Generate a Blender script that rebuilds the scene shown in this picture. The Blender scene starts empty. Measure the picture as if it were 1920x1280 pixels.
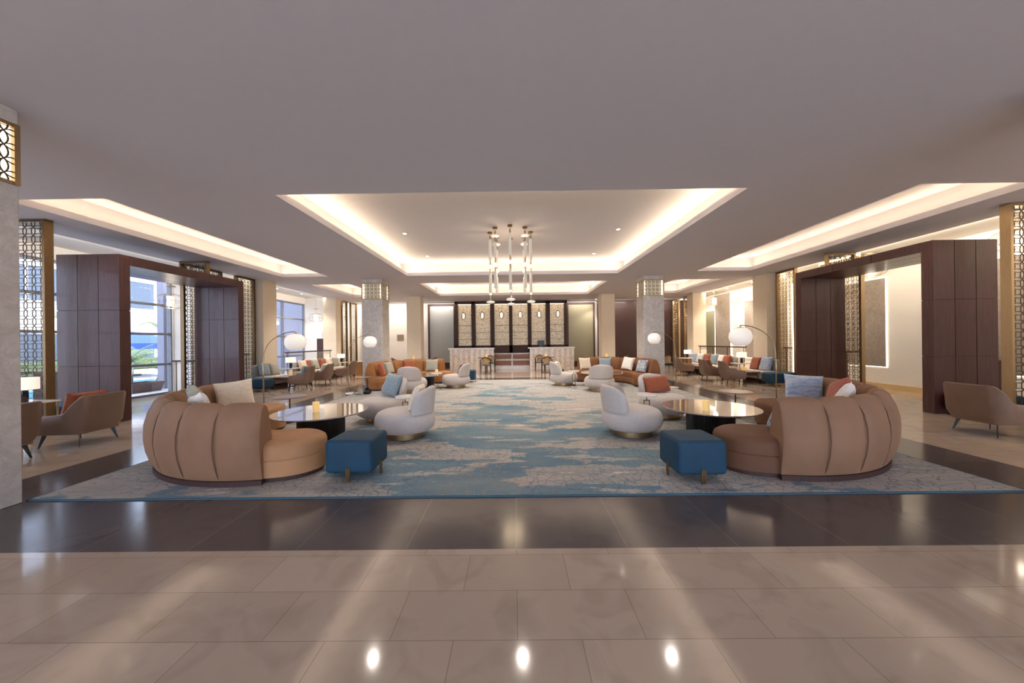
import bpy, math, random
from mathutils import Vector, Matrix
random.seed(7)
PI = math.pi
S = bpy.context.scene
COL = S.collection
R = math.radians

# ---------------------------------------------------------------- camera
cam_d = bpy.data.cameras.new('camera'); cam = bpy.data.objects.new('camera', cam_d); COL.objects.link(cam)
cam_d.sensor_width = 36; cam_d.lens = 12.0; cam_d.clip_start = 0.05; cam_d.clip_end = 400
cam.matrix_world = (Matrix.Translation((0, 0, 1.53)) @ Matrix.Rotation(4/640, 4, 'Z') @ Matrix.Rotation(PI/2, 4, 'X')
                    @ Matrix.Rotation(-0.012, 4, 'Z'))
S.camera = cam
# ---------------------------------------------------------------- view
S.view_settings.view_transform = 'Standard'; S.view_settings.look = 'None'
S.view_settings.gamma = 1; S.view_settings.use_curve_mapping = False
S.view_settings.exposure = 1.6
S.cycles.use_denoising = True
S.cycles.max_bounces = 8; S.cycles.diffuse_bounces = 5; S.cycles.glossy_bounces = 4
S.cycles.transmission_bounces = 6; S.cycles.transparent_max_bounces = 16
S.cycles.sample_clamp_indirect = 6; S.cycles.caustics_reflective = False; S.cycles.caustics_refractive = False
# ---------------------------------------------------------------- light levels
L_SKY, L_SUN, L_COVE, L_GLOBE, L_SPOT = 2.7, 4.2, 4.5, .1, 80.0
L_TROUGH = 2.4
W = bpy.data.worlds.new('sky'); S.world = W; W.use_nodes = True
bg = W.node_tree.nodes['Background']
bg.inputs[0].default_value = (0.74, 0.83, 1.0, 1); bg.inputs[1].default_value = L_SKY
sun_d = bpy.data.lights.new('sun', 'SUN'); sun_d.energy = L_SUN; sun_d.angle = 0.01; sun_d.color = (1, .95, .88)
sun = bpy.data.objects.new('sun', sun_d); COL.objects.link(sun); sun.rotation_euler = (R(-25), R(42), 0)

def lin(c):
    return tuple(((v/255)/12.92 if v/255 <= .04045 else ((v/255+.055)/1.055)**2.4) for v in c)

# ---------------------------------------------------------------- materials
def nm(name):
    m = bpy.data.materials.new(name); m.use_nodes = True
    return m, m.node_tree, m.node_tree.nodes['Principled BSDF']
def N(nt, t, **k):
    n = nt.nodes.new(t)
    for a, b in k.items():
        if a in ('operation', 'data_type', 'blend_type', 'feature', 'distance', 'wave_type', 'bands_direction', 'offset', 'offset_frequency', 'squash'): setattr(n, a, b)
        else: n.inputs[a.replace('_', ' ')].default_value = b
    return n
def coords(nt, scale=(1, 1, 1), space='Object', rot=(0, 0, 0)):
    tc = nt.nodes.new('ShaderNodeTexCoord'); mp = nt.nodes.new('ShaderNodeMapping')
    nt.links.new(tc.outputs[space], mp.inputs[0]); mp.inputs['Scale'].default_value = scale; mp.inputs['Rotation'].default_value = rot
    return mp.outputs[0]
def ramp(nt, fac, stops):
    r = nt.nodes.new('ShaderNodeValToRGB'); nt.links.new(fac, r.inputs[0])
    e = r.color_ramp.elements
    while len(e) < len(stops): e.new(.5)
    for q, (p, c) in zip(e, stops):
        q.position = p; q.color = (*c, 1) if len(c) == 3 else c
    return r.outputs[0]
def mixc(nt, fac, a, b, bt='MIX'):
    m = nt.nodes.new('ShaderNodeMix'); m.data_type = 'RGBA'; m.blend_type = bt
    for i, v in ((0, fac), (6, a), (7, b)):
        if hasattr(v, 'links'): nt.links.new(v, m.inputs[i])
        elif i == 0: m.inputs[0].default_value = v
        else: m.inputs[i].default_value = (*v, 1)
    return m.outputs[2]
def math_(nt, op, a, b=0.0):
    m = nt.nodes.new('ShaderNodeMath'); m.operation = op
    for i, v in ((0, a), (1, b)):
        if hasattr(v, 'links'): nt.links.new(v, m.inputs[i])
        else: m.inputs[i].default_value = v
    return m.outputs[0]
def bump(nt, bs, h, strength=.2, dist=.01):
    b = nt.nodes.new('ShaderNodeBump'); b.inputs['Strength'].default_value = strength; b.inputs['Distance'].default_value = dist
    nt.links.new(h, b.inputs['Height']); nt.links.new(b.outputs[0], bs.inputs['Normal'])
def plain(name, rgb, rough=.5, metal=0, var=.06, vs=8, sheen=0, bmp=0, bs_=120, stretch=(1, 1, 1), coat=0):
    m, nt, bs = nm(name); c = lin(rgb)
    n = N(nt, 'ShaderNodeTexNoise', Scale=vs, Detail=4.0); nt.links.new(coords(nt, stretch), n.inputs['Vector'])
    col = ramp(nt, n.outputs[0], [(.3, tuple(v*(1-var) for v in c)), (.7, tuple(min(1, v*(1+var)) for v in c))])
    nt.links.new(col, bs.inputs['Base Color']); bs.inputs['Roughness'].default_value = rough; bs.inputs['Metallic'].default_value = metal
    if coat: bs.inputs['Coat Weight'].default_value = coat; bs.inputs['Coat Roughness'].default_value = .1
    if sheen: bs.inputs['Sheen Weight'].default_value = sheen; bs.inputs['Sheen Roughness'].default_value = .4; bs.inputs['Sheen Tint'].default_value = (*[min(1, v*1.6+.05) for v in c], 1)
    if bmp:
        n2 = N(nt, 'ShaderNodeTexNoise', Scale=bs_, Detail=2.0); nt.links.new(coords(nt), n2.inputs['Vector']); bump(nt, bs, n2.outputs[0], bmp, .004)
    return m
def emis(name, rgb, strength, base=(240, 236, 228)):
    m, nt, bs = nm(name)
    bs.inputs['Base Color'].default_value = (*lin(base), 1); bs.inputs['Roughness'].default_value = .4
    bs.inputs['Emission Color'].default_value = (*lin(rgb), 1); bs.inputs['Emission Strength'].default_value = strength
    return m
def glass(name, tint=(1, 1, 1), refl=.12):
    m, nt, bs = nm(name); nt.nodes.remove(bs)
    t = N(nt, 'ShaderNodeBsdfTransparent', Color=(*tint, 1)); g = N(nt, 'ShaderNodeBsdfGlossy', Roughness=.02)
    f = N(nt, 'ShaderNodeLayerWeight', Blend=refl); x = nt.nodes.new('ShaderNodeMixShader')
    nt.links.new(f.outputs['Facing'], x.inputs[0]); nt.links.new(t.outputs[0], x.inputs[1]); nt.links.new(g.outputs[0], x.inputs[2])
    nt.links.new(x.outputs[0], nt.nodes['Material Output'].inputs[0]); return m
def wood(name, a, b, rough=.35, stretch=(14, 14, 1), coat=.1):
    m, nt, bs = nm(name)
    n = N(nt, 'ShaderNodeTexNoise', Scale=3.0, Detail=6.0, Distortion=.3); nt.links.new(coords(nt, stretch), n.inputs['Vector'])
    nt.links.new(ramp(nt, n.outputs[0], [(.3, lin(a)), (.7, lin(b))]), bs.inputs['Base Color'])
    bs.inputs['Roughness'].default_value = rough; bs.inputs['Coat Weight'].default_value = coat; return m
def marble(name, a, b, vein, rough=.15, scale=1.6, vw=.5):
    m, nt, bs = nm(name); co = coords(nt)
    n = N(nt, 'ShaderNodeTexNoise', Scale=scale*2, Detail=8.0, Distortion=1.0); nt.links.new(co, n.inputs['Vector'])
    base = ramp(nt, n.outputs[0], [(.3, lin(a)), (.7, lin(b))])
    n2 = N(nt, 'ShaderNodeTexNoise', Scale=scale*3, Detail=7.0, Distortion=2.5); nt.links.new(co, n2.inputs['Vector'])
    d = math_(nt, 'ABSOLUTE', math_(nt, 'SUBTRACT', n2.outputs[0], .5))
    v = ramp(nt, d, [(0, (vw,)*3), (.03, (0, 0, 0))])
    nt.links.new(mixc(nt, v, base, lin(vein)), bs.inputs['Base Color']); bs.inputs['Roughness'].default_value = rough; return m
def tiles(name, cols, grout, bw, bh, rough, ox=0, veinc=None):
    m, nt, bs = nm(name); co = coords(nt)
    b = nt.nodes.new('ShaderNodeTexBrick'); b.offset = .5; nt.links.new(co, b.inputs['Vector'])
    b.inputs['Color1'].default_value = (*lin(cols[0]), 1); b.inputs['Color2'].default_value = (*lin(cols[1]), 1); b.inputs['Mortar'].default_value = (*lin(grout), 1)
    b.inputs['Scale'].default_value = 1; b.inputs['Mortar Size'].default_value = .0022; b.inputs['Mortar Smooth'].default_value = .3
    b.inputs['Brick Width'].default_value = bw; b.inputs['Row Height'].default_value = bh; b.inputs['Bias'].default_value = 0
    n = N(nt, 'ShaderNodeTexNoise', Scale=3.0, Detail=8.0, Distortion=1.2); nt.links.new(co, n.inputs['Vector'])
    k = ramp(nt, n.outputs[0], [(.3, (.86, .84, .82)), (.5, (1, 1, 1)), (.72, (1.0, .97, .94))])
    nt.links.new(mixc(nt, 1.0, b.outputs[0], k, 'MULTIPLY'), bs.inputs['Base Color'])
    n3 = N(nt, 'ShaderNodeTexNoise', Scale=1.2, Detail=3.0); nt.links.new(co, n3.inputs['Vector'])
    nt.links.new(ramp(nt, n3.outputs[0], [(.3, (rough*.8,)*3), (.7, (rough*1.25,)*3)]), bs.inputs['Roughness'])
    return m

M = {}
M['ceil'] = plain('ceiling_paint', (198, 192, 194), .9, var=.01)
M['white'] = plain('white_wall_paint', (226, 220, 211), .85, var=.012)
M['cream'] = plain('cream_plaster', (224, 208, 182), .8, var=.02)
M['floor'] = tiles('beige_stone_tiles', ((184, 166, 149), (175, 157, 141)), (140, 122, 106), .66, .35, .085)
M['dark'] = tiles('dark_stone_tiles', ((84, 78, 78), (74, 69, 71)), (122, 114, 110), .82, .84, .15)
M['pillar'] = marble('grey_marble', (186, 178, 170), (212, 205, 198), (150, 142, 134), .2, 3.4, .35)
M['limestone'] = tiles('limestone_blocks', ((226, 208, 180), (219, 201, 174)), (196, 178, 150), 40, .55, .5)
M['wood'] = wood('dark_veneer', (62, 34, 32), (86, 50, 45), .38)
M['groove'] = plain('groove_black', (26, 15, 15), .7)
M['darkwood'] = wood('espresso_wood', (50, 28, 24), (68, 40, 34), .62, coat=0)
M['oak'] = wood('brown_oak', (124, 78, 44), (150, 98, 60), .4, (2, 14, 14))
M['walnut'] = wood('walnut_top', (98, 72, 58), (126, 96, 78), .3, (3, 14, 14))
M['ribwood'] = wood('ribbed_dark_wood', (56, 34, 28), (74, 46, 38), .5, (2, 2, 30))
M['brass'] = plain('brushed_brass', (170, 146, 112), .34, 1, .08, 40, stretch=(1, 1, .1))
M['bronze'] = plain('aged_bronze', (120, 98, 72), .38, 1, .1, 30)
M['lattice'] = plain('lattice_bronze', (92, 78, 62), .45, .8, .08)
M['black'] = plain('black_lacquer', (22, 20, 22), .3, 0, .1)
M['blackm'] = plain('black_marble', (30, 28, 30), .12, 0, .6, 14)
M['alu'] = plain('grey_window_frame', (120, 122, 130), .5, .2)
M['velvet'] = plain('tan_velvet', (172, 126, 86), .72, 0, .12, 3, .18)
M['velvetd'] = plain('caramel_velvet', (156, 102, 52), .72, 0, .14, 3, .15)
M['velvetc'] = plain('chestnut_velvet', (124, 78, 42), .72, 0, .14, 3, .15)
M['velvetb'] = plain('brown_velvet', (104, 68, 44), .72, 0, .12, 3, .15)
M['gold'] = plain('gold_paint', (206, 176, 128), .4)
M['piping'] = plain('seam_piping', (100, 72, 54), .8)
M['chan'] = plain('mohair_back', (140, 104, 78), .75, 0, .10, 3.5, .18)
M['teal'] = plain('teal_velvet', (8, 56, 80), .7, 0, .12, 4, .12)
M['boucle'] = plain('cream_boucle', (190, 181, 175), .95, 0, .04, 20, .25, .35, 160)
M['grey'] = plain('grey_upholstery', (158, 152, 145), .9, 0, .05, 20, .2, .2)
M['leather'] = plain('taupe_leather', (128, 104, 88), .5, 0, .05, 6)
M['seatfab'] = plain('pale_seat_fabric', (206, 196, 184), .9, 0, .04, 30, .2, .2)
M['marblew'] = marble('white_marble', (222, 216, 208), (238, 234, 228), (170, 160, 150), .15, 3)
M['marblet'] = marble('grey_marble_top', (146, 134, 126), (170, 158, 150), (112, 102, 96), .05, 8, .3)
M['marblet'].node_tree.nodes['Principled BSDF'].inputs['Coat Weight'].default_value = 1
M['shade'] = emis('lamp_shade_glow', (255, 244, 226), .22)
M['globe'] = emis('opal_globe_glow', (255, 240, 222), L_GLOBE)
M['led'] = emis('led_strip', (255, 230, 192), L_COVE)
M['ledw'] = emis('led_line_white', (255, 240, 214), .8)
M['ledc'] = emis('led_box_glow', (255, 232, 196), .1, (200, 186, 160))
M['spotlens'] = emis('downlight_lens', (255, 240, 214), 4)
M['rod'] = emis('frosted_glass_rod', (255, 240, 220), .10, (150, 142, 132))
M['glass'] = glass('clear_glass')
M['wglass'] = glass('window_glass', (.72, .75, .80), .10)
M['fillglass'] = glass('added_fill_glazing', (.97, .98, 1), .08)
M['clear'] = glass('pendant_glass', (.93, .93, .93), .35)
M['candle'] = emis('mercury_glass_candle', (255, 210, 130), .14, (230, 200, 140))
M['art'] = marble('grey_relief_stone', (138, 126, 116), (164, 150, 138), (128, 118, 108), .6, 6, .3)
M['olive'] = plain('olive_sliding_screen', (132, 124, 100), .5, var=.02)
M['greygl'] = plain('grey_sliding_screen', (150, 150, 146), .35, var=.02)
M['cane'] = plain('woven_cane', (156, 126, 88), .7, 0, .12, 90)
M['denim'] = plain('slate_seat', (92, 104, 108), .85)
M['shadewall'] = plain('shade_toned_render', (138, 137, 150), .9)  # lavender shade put into the colour of pale outdoor walls
M['pool'] = plain('parasol_blue', (60, 88, 160), .8)
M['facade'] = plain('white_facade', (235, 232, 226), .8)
M['paving'] = plain('sunlit_paving', (196, 186, 176), .8, var=.1)
M['leafm'] = plain('palm_green', (120, 138, 84), .6, var=.35, vs=3)
M['bark'] = plain('palm_bark', (150, 128, 100), .9, var=.2)
M['hedge'] = plain('hedge_green', (84, 100, 66), .8, var=.5, vs=14)
M['pot'] = plain('planter_clay', (108, 88, 84), .8)
M['winb'] = plain('blue_window_glass', (90, 100, 112), .15)
M['water'] = plain('pool_water', (60, 160, 200), .05)

def cushion_mat(name, a, b, sc=14, stretch=(1, 1, 3)):
    m, nt, bs = nm(name)
    n = N(nt, 'ShaderNodeTexNoise', Scale=sc, Detail=6.0, Distortion=.6); nt.links.new(coords(nt, stretch), n.inputs['Vector'])
    nt.links.new(ramp(nt, n.outputs[0], [(.38, lin(a)), (.62, lin(b))]), bs.inputs['Base Color'])
    bs.inputs['Roughness'].default_value = .9; bs.inputs['Sheen Weight'].default_value = .2
    n2 = N(nt, 'ShaderNodeTexNoise', Scale=150.0); nt.links.new(coords(nt), n2.inputs['Vector']); bump(nt, bs, n2.outputs[0], .25, .003)
    return m
M['c_cream'] = cushion_mat('cream_cushion', (222, 206, 182), (234, 220, 198))
M['c_white'] = cushion_mat('white_cushion', (232, 226, 216), (244, 238, 228))
M['c_rust'] = cushion_mat('rust_cushion', (146, 76, 48), (166, 92, 60), 30)
M['c_red'] = cushion_mat('dusty_red_cushion', (158, 84, 68), (186, 112, 92), 40, (1, 6, 1))
M['c_blue'] = cushion_mat('sky_blue_cushion', (136, 158, 190), (188, 196, 206), 9)
M['c_slate'] = cushion_mat('slate_blue_cushion', (126, 146, 158), (150, 164, 168), 20)
M['c_sage'] = cushion_mat('sage_grey_cushion', (160, 162, 148), (184, 180, 162), 18)
M['c_patt'] = cushion_mat('blue_patterned_cushion', (102, 126, 158), (214, 212, 206), 26, (1, 1, 1))
M['c_grey'] = cushion_mat('warm_grey_cushion', (150, 142, 132), (168, 160, 148), 24)
M['c_brown'] = cushion_mat('plum_cushion', (78, 54, 56), (98, 70, 68), 24)

# counter: vertical stone bands
def _cm():
    m, nt, bs = nm('banded_stone'); co = coords(nt)
    w = nt.nodes.new('ShaderNodeTexWave'); w.bands_direction = 'X'; nt.links.new(co, w.inputs['Vector'])
    w.inputs['Scale'].default_value = 1.1; w.inputs['Distortion'].default_value = .4; w.inputs['Detail'].default_value = 2
    base = ramp(nt, w.outputs[1], [(.35, lin((232, 225, 218))), (.6, lin((216, 202, 184)))])
    n = N(nt, 'ShaderNodeTexNoise', Scale=3.0, Detail=7.0, Distortion=2.0); nt.links.new(co, n.inputs['Vector'])
    d = math_(nt, 'ABSOLUTE', math_(nt, 'SUBTRACT', n.outputs[0], .5))
    nt.links.new(mixc(nt, ramp(nt, d, [(0, (.6,)*3), (.04, (0,)*3)]), base, lin((160, 138, 116))), bs.inputs['Base Color'])
    bs.inputs['Roughness'].default_value = .2; return m
M['band'] = _cm()
def _mos():
    m, nt, bs = nm('pebble_mosaic'); co = coords(nt)
    v = nt.nodes.new('ShaderNodeTexVoronoi'); v.inputs['Scale'].default_value = 30; nt.links.new(co, v.inputs['Vector'])
    c = ramp(nt, math_(nt, 'MULTIPLY', v.outputs['Color'], 1.0), [(.1, lin((150, 122, 90))), (.3, lin((220, 194, 158))), (.8, lin((248, 230, 200)))])
    nt.links.new(c, bs.inputs['Base Color']); bs.inputs['Roughness'].default_value = .5
    nt.links.new(c, bs.inputs['Emission Color']); bs.inputs['Emission Strength'].default_value = .09
    return m
M['mosaic'] = _mos()
def _flute():
    m, nt, bs = nm('fluted_wood_gold')
    tc = nt.nodes.new('ShaderNodeTexCoord'); n = N(nt, 'ShaderNodeTexNoise', Scale=9.0); mp = nt.nodes.new('ShaderNodeMapping'); mp.inputs['Scale'].default_value = (1, 1, .02)
    nt.links.new(tc.outputs['Object'], mp.inputs[0]); nt.links.new(mp.outputs[0], n.inputs['Vector'])
    nt.links.new(ramp(nt, n.outputs[0], [(.35, lin((110, 70, 38))), (.6, lin((186, 138, 82)))]), bs.inputs['Base Color'])
    bs.inputs['Roughness'].default_value = .35; bs.inputs['Metallic'].default_value = .3; return m
M['flute'] = _flute()
def _rug():
    m, nt, bs = nm('woven_rug'); co = coords(nt)
    # broad washes streaked across the width
    def noise(sc, stretch, det=8.0, off=(0, 0, 0)):
        mp = nt.nodes.new('ShaderNodeMapping'); nt.links.new(co, mp.inputs[0]); mp.inputs['Scale'].default_value = stretch; mp.inputs['Location'].default_value = off
        n = N(nt, 'ShaderNodeTexNoise', Scale=sc, Detail=det, Roughness=.6); nt.links.new(mp.outputs[0], n.inputs['Vector']); return n.outputs[0]
    n1 = noise(.55, (1, 2.2, 1), 9.0, (3.1, 1.7, 0)); n2 = noise(1.3, (.6, 3.2, 1), 9.0, (9, 4, 0)); n3 = noise(.9, (.7, 2.0, 1), 8.0, (1, 7, 2))
    sx = nt.nodes.new('ShaderNodeSeparateXYZ'); nt.links.new(co, sx.inputs[0])
    # more blue in the weave towards the front middle of the rug
    gx = math_(nt, 'MULTIPLY', math_(nt, 'ABSOLUTE', math_(nt, 'ADD', sx.outputs[0], .4)), -.03)
    gy = math_(nt, 'MULTIPLY', sx.outputs[1], -.012)
    f = math_(nt, 'ADD', math_(nt, 'ADD', n1, gx), gy)
    blue = ramp(nt, f, [(.0, (0, 0, 0)), (.488, (0, 0, 0)), (.503, (1, 1, 1)), (1, (1, 1, 1))])
    bl = mixc(nt, ramp(nt, n3, [(.35, (0,)*3), (.65, (1,)*3)]), lin((88, 118, 138)), lin((126, 146, 154)))
    be = mixc(nt, ramp(nt, n2, [(.4, (0,)*3), (.6, (1,)*3)]), lin((180, 170, 162)), lin((154, 154, 152)))
    be = mixc(nt, ramp(nt, n2, [(.62, (0,)*3), (.64, (1,)*3)]), be, lin((204, 195, 188)))
    bl = mixc(nt, ramp(nt, n2, [(.60, (0,)*3), (.62, (.85,)*3)]), bl, lin((184, 176, 168)))
    base = mixc(nt, blue, be, bl)
    v = nt.nodes.new('ShaderNodeTexVoronoi'); v.feature = 'DISTANCE_TO_EDGE'; v.inputs['Scale'].default_value = 10.5; v.inputs['Randomness'].default_value = .75
    nt.links.new(co, v.inputs['Vector'])
    ln = ramp(nt, v.outputs['Distance'], [(0.0, (.75,)*3), (.028, (.7,)*3), (.055, (0,)*3)])
    n4 = noise(.5, (1, 1.4, 1), 3.0, (5, 2, 1))
    lc = mixc(nt, ramp(nt, n4, [(.54, (0,)*3), (.60, (1,)*3)]), lin((92, 114, 126)), lin((160, 142, 116)))
    col = mixc(nt, ln, base, lc)
    fx = math_(nt, 'ABSOLUTE', sx.outputs[0])
    nt.links.new(col, bs.inputs['Base Color']); bs.inputs['Roughness'].default_value = .95
    n5 = N(nt, 'ShaderNodeTexNoise', Scale=180.0); nt.links.new(co, n5.inputs['Vector']); bump(nt, bs, n5.outputs[0], .3, .004)
    return m
M['rug'] = _rug(); M['rugedge'] = plain('rug_binding', (58, 92, 108), .9)

# ---------------------------------------------------------------- mesh helper
class MB:
    def __init__(s): s.v = []; s.f = []
    def add(s, vs, fs, mx=None):
        o = len(s.v); s.v += [tuple(mx @ Vector(p)) if mx else tuple(p) for p in vs]; s.f += [tuple(i+o for i in f) for f in fs]; return s
    def box(s, x0, x1, y0, y1, z0, z1, mx=None):
        v = [(x0, y0, z0), (x1, y0, z0), (x1, y1, z0), (x0, y1, z0), (x0, y0, z1), (x1, y0, z1), (x1, y1, z1), (x0, y1, z1)]
        return s.add(v, [(3, 2, 1, 0), (4, 5, 6, 7), (0, 1, 5, 4), (1, 2, 6, 5), (2, 3, 7, 6), (3, 0, 4, 7)], mx)
    def loft(s, rings, closed=True, cap=True, mx=None):
        n = len(rings[0]); vs = [p for r in rings for p in r]; fs = []
        for i in range(len(rings)-1):
            for j in range(n if closed else n-1):
                k = (j+1) % n; fs.append((i*n+j, i*n+k, (i+1)*n+k, (i+1)*n+j))
        if cap: fs.append(tuple(range(n-1, -1, -1))); fs.append(tuple((len(rings)-1)*n+j for j in range(n)))
        return s.add(vs, fs, mx)
    def lathe(s, prof, seg=32, c=(0, 0), cap=True, mx=None, sx=1, sy=1):
        return s.loft([[(c[0]+r*sx*math.cos(2*PI*k/seg), c[1]+r*sy*math.sin(2*PI*k/seg), z) for k in range(seg)] for r, z in prof], cap=cap, mx=mx)
    def tube(s, pts, r, seg=8, mx=None):
        pts = [Vector(p) for p in pts]; rings = []; n = None
        for i, p in enumerate(pts):
            t = ((pts[min(i+1, len(pts)-1)]-pts[max(i-1, 0)])).normalized()
            if n is None: n = t.cross(Vector((0, 0, 1))); n = n if n.length > .01 else Vector((1, 0, 0))
            n = (n - t*n.dot(t)).normalized(); b = t.cross(n)
            rr = r[i] if isinstance(r, (list, tuple)) else r
            rings.append([tuple(p+(n*math.cos(2*PI*k/seg)+b*math.sin(2*PI*k/seg))*rr) for k in range(seg)])
        return s.loft(rings, mx=mx)
    def rbox(s, w, d, z0, z1, r=.05, n=5, k=5, cx=0, cy=0, mx=None, puff=0):
        rings = []
        def ring(ins, z):
            out = []
            rr = max(r-ins, .004)
            for (sx, sy, a0) in ((1, 1, 0), (-1, 1, 90), (-1, -1, 180), (1, -1, 270)):
                for i in range(k+1):
                    a = R(a0+90*i/k); out.append((cx+sx*(w/2-r)+(r-ins)*math.cos(a) if True else 0, cy+sy*(d/2-r)+(r-ins)*math.sin(a), z))
            return out
        rr = min(r, (z1-z0)/2*.98)
        for i in range(n+1):
            a = PI/2*i/n; rings.append(ring(rr*(1-math.sin(a)), z0+rr*(1-math.cos(a))))
        for i in range(n+1):
            a = PI/2*i/n; rings.append(ring(rr*(1-math.cos(a)), z1-rr*(1-math.sin(a))))
        if puff: rings[-1] = [(x, y, z) for x, y, z in rings[-1]]
        return s.loft(rings, mx=mx)
    def build(s, name, mat, parent=None, smooth=False, loc=None, bevel=0, rot=None):
        me = bpy.data.meshes.new(name); me.from_pydata(s.v, [], s.f); me.validate(); me.update()
        me.materials.append(M[mat] if isinstance(mat, str) else mat)
        o = bpy.data.objects.new(name, me); COL.objects.link(o)
        if smooth:
            me.polygons.foreach_set('use_smooth', [True]*len(me.polygons))
            try: me.set_sharp_from_angle(angle=R(38))
            except Exception: pass
        if parent: o.parent = parent
        if loc: o.location = loc
        if rot: o.rotation_euler = rot
        if bevel:
            b = o.modifiers.new('edge', 'BEVEL'); b.width = bevel; b.segments = 2; b.limit_method = 'ANGLE'
        return o
def box(name, mat, x0, x1, y0, y1, z0, z1, parent=None, bevel=0):
    return MB().box(x0, x1, y0, y1, z0, z1).build(name, mat, parent, bevel=bevel)
def root(name, loc, rz=0, label=None, cat=None, group=None):
    o = bpy.data.objects.new(name, None); COL.objects.link(o); o.location = loc; o.rotation_euler = (0, 0, rz); o.empty_display_size = .1
    return tag(o, label, cat, group)
def tag(o, label=None, cat=None, group=None):
    if label: o['label'] = label
    if cat: o['category'] = cat
    if group: o['group'] = group
    return o
def struct(o): o['kind'] = 'structure'; return o
def copy_tree(o, parent=None):
    c = o.copy(); COL.objects.link(c)
    if parent: c.parent = parent
    for ch in list(o.children): copy_tree(ch, c)
    return c
class Proto:
    """first call hands out the built thing, later calls a copy of it and its parts"""
    def __init__(s, make): s.make = make; s.first = None
    def place(s, loc, rz=0, label=None, group=None):
        if s.first is None: s.first = s.make(); o = s.first
        else: o = copy_tree(s.first)
        o.location = loc; o.rotation_euler = (0, 0, rz); tag(o, label, None, group); return o

# ================================================================ STRUCTURE
H = 3.86; HC = 4.34; HA = 3.92; YB = 20.3; YF = -7.0; XW = 10.9
RX0, RX1, RY0, RY1 = -4.87, 5.01, 3.36, 13.6
# floor : beige field with dark stone border band set flush
def rect_with_hole(name, mat, X0, X1, Y0, Y1, hx0, hx1, hy0, hy1, z0, z1):
    b = MB()
    b.box(X0, X1, Y0, hy0, z0, z1).box(X0, X1, hy1, Y1, z0, z1).box(X0, hx0, hy0, hy1, z0, z1).box(hx1, X1, hy0, hy1, z0, z1)
    return struct(b.build(name, mat))
BX0, BX1, BY0, BY1 = -5.72, 5.86, 2.52, 14.5
rect_with_hole('floor', 'floor', -XW-.1, XW+.1, YF, YB+.1, BX0, BX1, BY0, BY1, -.1, 0)
struct(box('floor', 'dark', BX0, BX1, BY0, BY1, -.1, 0))
# ceiling with six recessed coffers
coffers = [(-3.7, 3.64, 5.3, 11.9), (-8.02, -6.42, 5.34, 11.8), (6.25, 8.1, 5.25, 11.7), (-3.7, 3.68, 13.4, 17.1), (-8.0, -6.42, 13.4, 17.1), (6.25, 8.1, 13.3, 17.1)]
CE = 9.45
def ceiling():
    xs = sorted({-CE, CE, *[c[0] for c in coffers], *[c[1] for c in coffers]}); ys = sorted({YF, YB+.1, *[c[2] for c in coffers], *[c[3] for c in coffers]})
    b = MB()
    for i in range(len(xs)-1):
        for j in range(len(ys)-1):
            cx, cy = (xs[i]+xs[i+1])/2, (ys[j]+ys[j+1])/2
            if any(c[0] < cx < c[1] and c[2] < cy < c[3] for c in coffers): continue
            x0, x1, y0, y1 = xs[i], xs[i+1], ys[j], ys[j+1]
            b.add([(x0, y0, H), (x0, y1, H), (x1, y1, H), (x1, y0, H)], [(0, 1, 2, 3)])
    struct(b.build('ceiling', 'ceil'))
    b = MB()   # perimeter strip over the side aisles, a little higher
    for s in (-1, 1):
        a, c = sorted((s*CE, s*(XW+.1)))
        b.add([(a, YF, HA), (a, YB+.1, HA), (c, YB+.1, HA), (c, YF, HA)], [(0, 1, 2, 3)])
        b.add([(s*CE, YF, H), (s*CE, YB+.1, H), (s*CE, YB+.1, HA), (s*CE, YF, HA)], [(0, 1, 2, 3)])
    struct(b.build('ceiling', 'white'))
    for k, (x0, x1, y0, y1) in enumerate(coffers):
        t = .28 if x1-x0 > 3 else .22; zl = H+.12; b = MB()
        def rect(x0, x1, y0, y1, z): return [(x0, y0, z), (x1, y0, z), (x1, y1, z), (x0, y1, z)]
        b.loft([rect(x0, x1, y0, y1, H), rect(x0, x1, y0, y1, zl)], cap=False)
        b.loft([rect(x0, x1, y0, y1, zl), rect(x0-.05, x1+.05, y0-.05, y1+.05, zl), rect(x0-.06, x1+.06, y0-.06, y1+.06, zl-.06), rect(x0-t, x1+t, y0-t, y1+t, zl-.06), rect(x0-t, x1+t, y0-t, y1+t, HC)], cap=False)
        b.add(rect(x0-t, x1+t, y0-t, y1+t, HC), [(0, 1, 2, 3)])
        c = struct(b.build('ceiling', 'ceil'))
        # led tape lying in the trough behind the lip
        e = MB(); q = .15; w = .02; zz = zl-.045
        e.box(x0-q, x1+q, y0-q-w, y0-q, zz, zz+.012).box(x0-q, x1+q, y1+q, y1+q+w, zz, zz+.012)
        e.box(x0-q-w, x0-q, y0-q, y1+q, zz, zz+.012).box(x1+q, x1+q+w, y0-q, y1+q, zz, zz+.012)
        e.build('led_strip', 'led', c)
        for (lx, ly, L, az) in ((x0-.1, (y0+y1)/2, y1-y0, 0), (x1+.1, (y0+y1)/2, y1-y0, PI), ((x0+x1)/2, y0-.1, x1-x0, PI/2), ((x0+x1)/2, y1+.1, x1-x0, -PI/2)):
            ld = bpy.data.lights.new('cove_light', 'AREA'); ld.shape = 'RECTANGLE'; ld.size = .04; ld.size_y = L; ld.energy = L*L_TROUGH*(1.0 if x1-x0 > 3 else .6); ld.color = lin((255, 234, 200))
            lo = bpy.data.objects.new('cove_light', ld); COL.objects.link(lo); lo.parent = c
            nrm = Vector((math.cos(az)*.62, math.sin(az)*.62, .78)); tg = Vector((-math.sin(az), math.cos(az), 0)); xx = tg.cross(-nrm)
            lo.matrix_world = Matrix.Translation((lx, ly, zl+.01)) @ Matrix((xx, tg, -nrm)).transposed().to_4x4()
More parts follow.
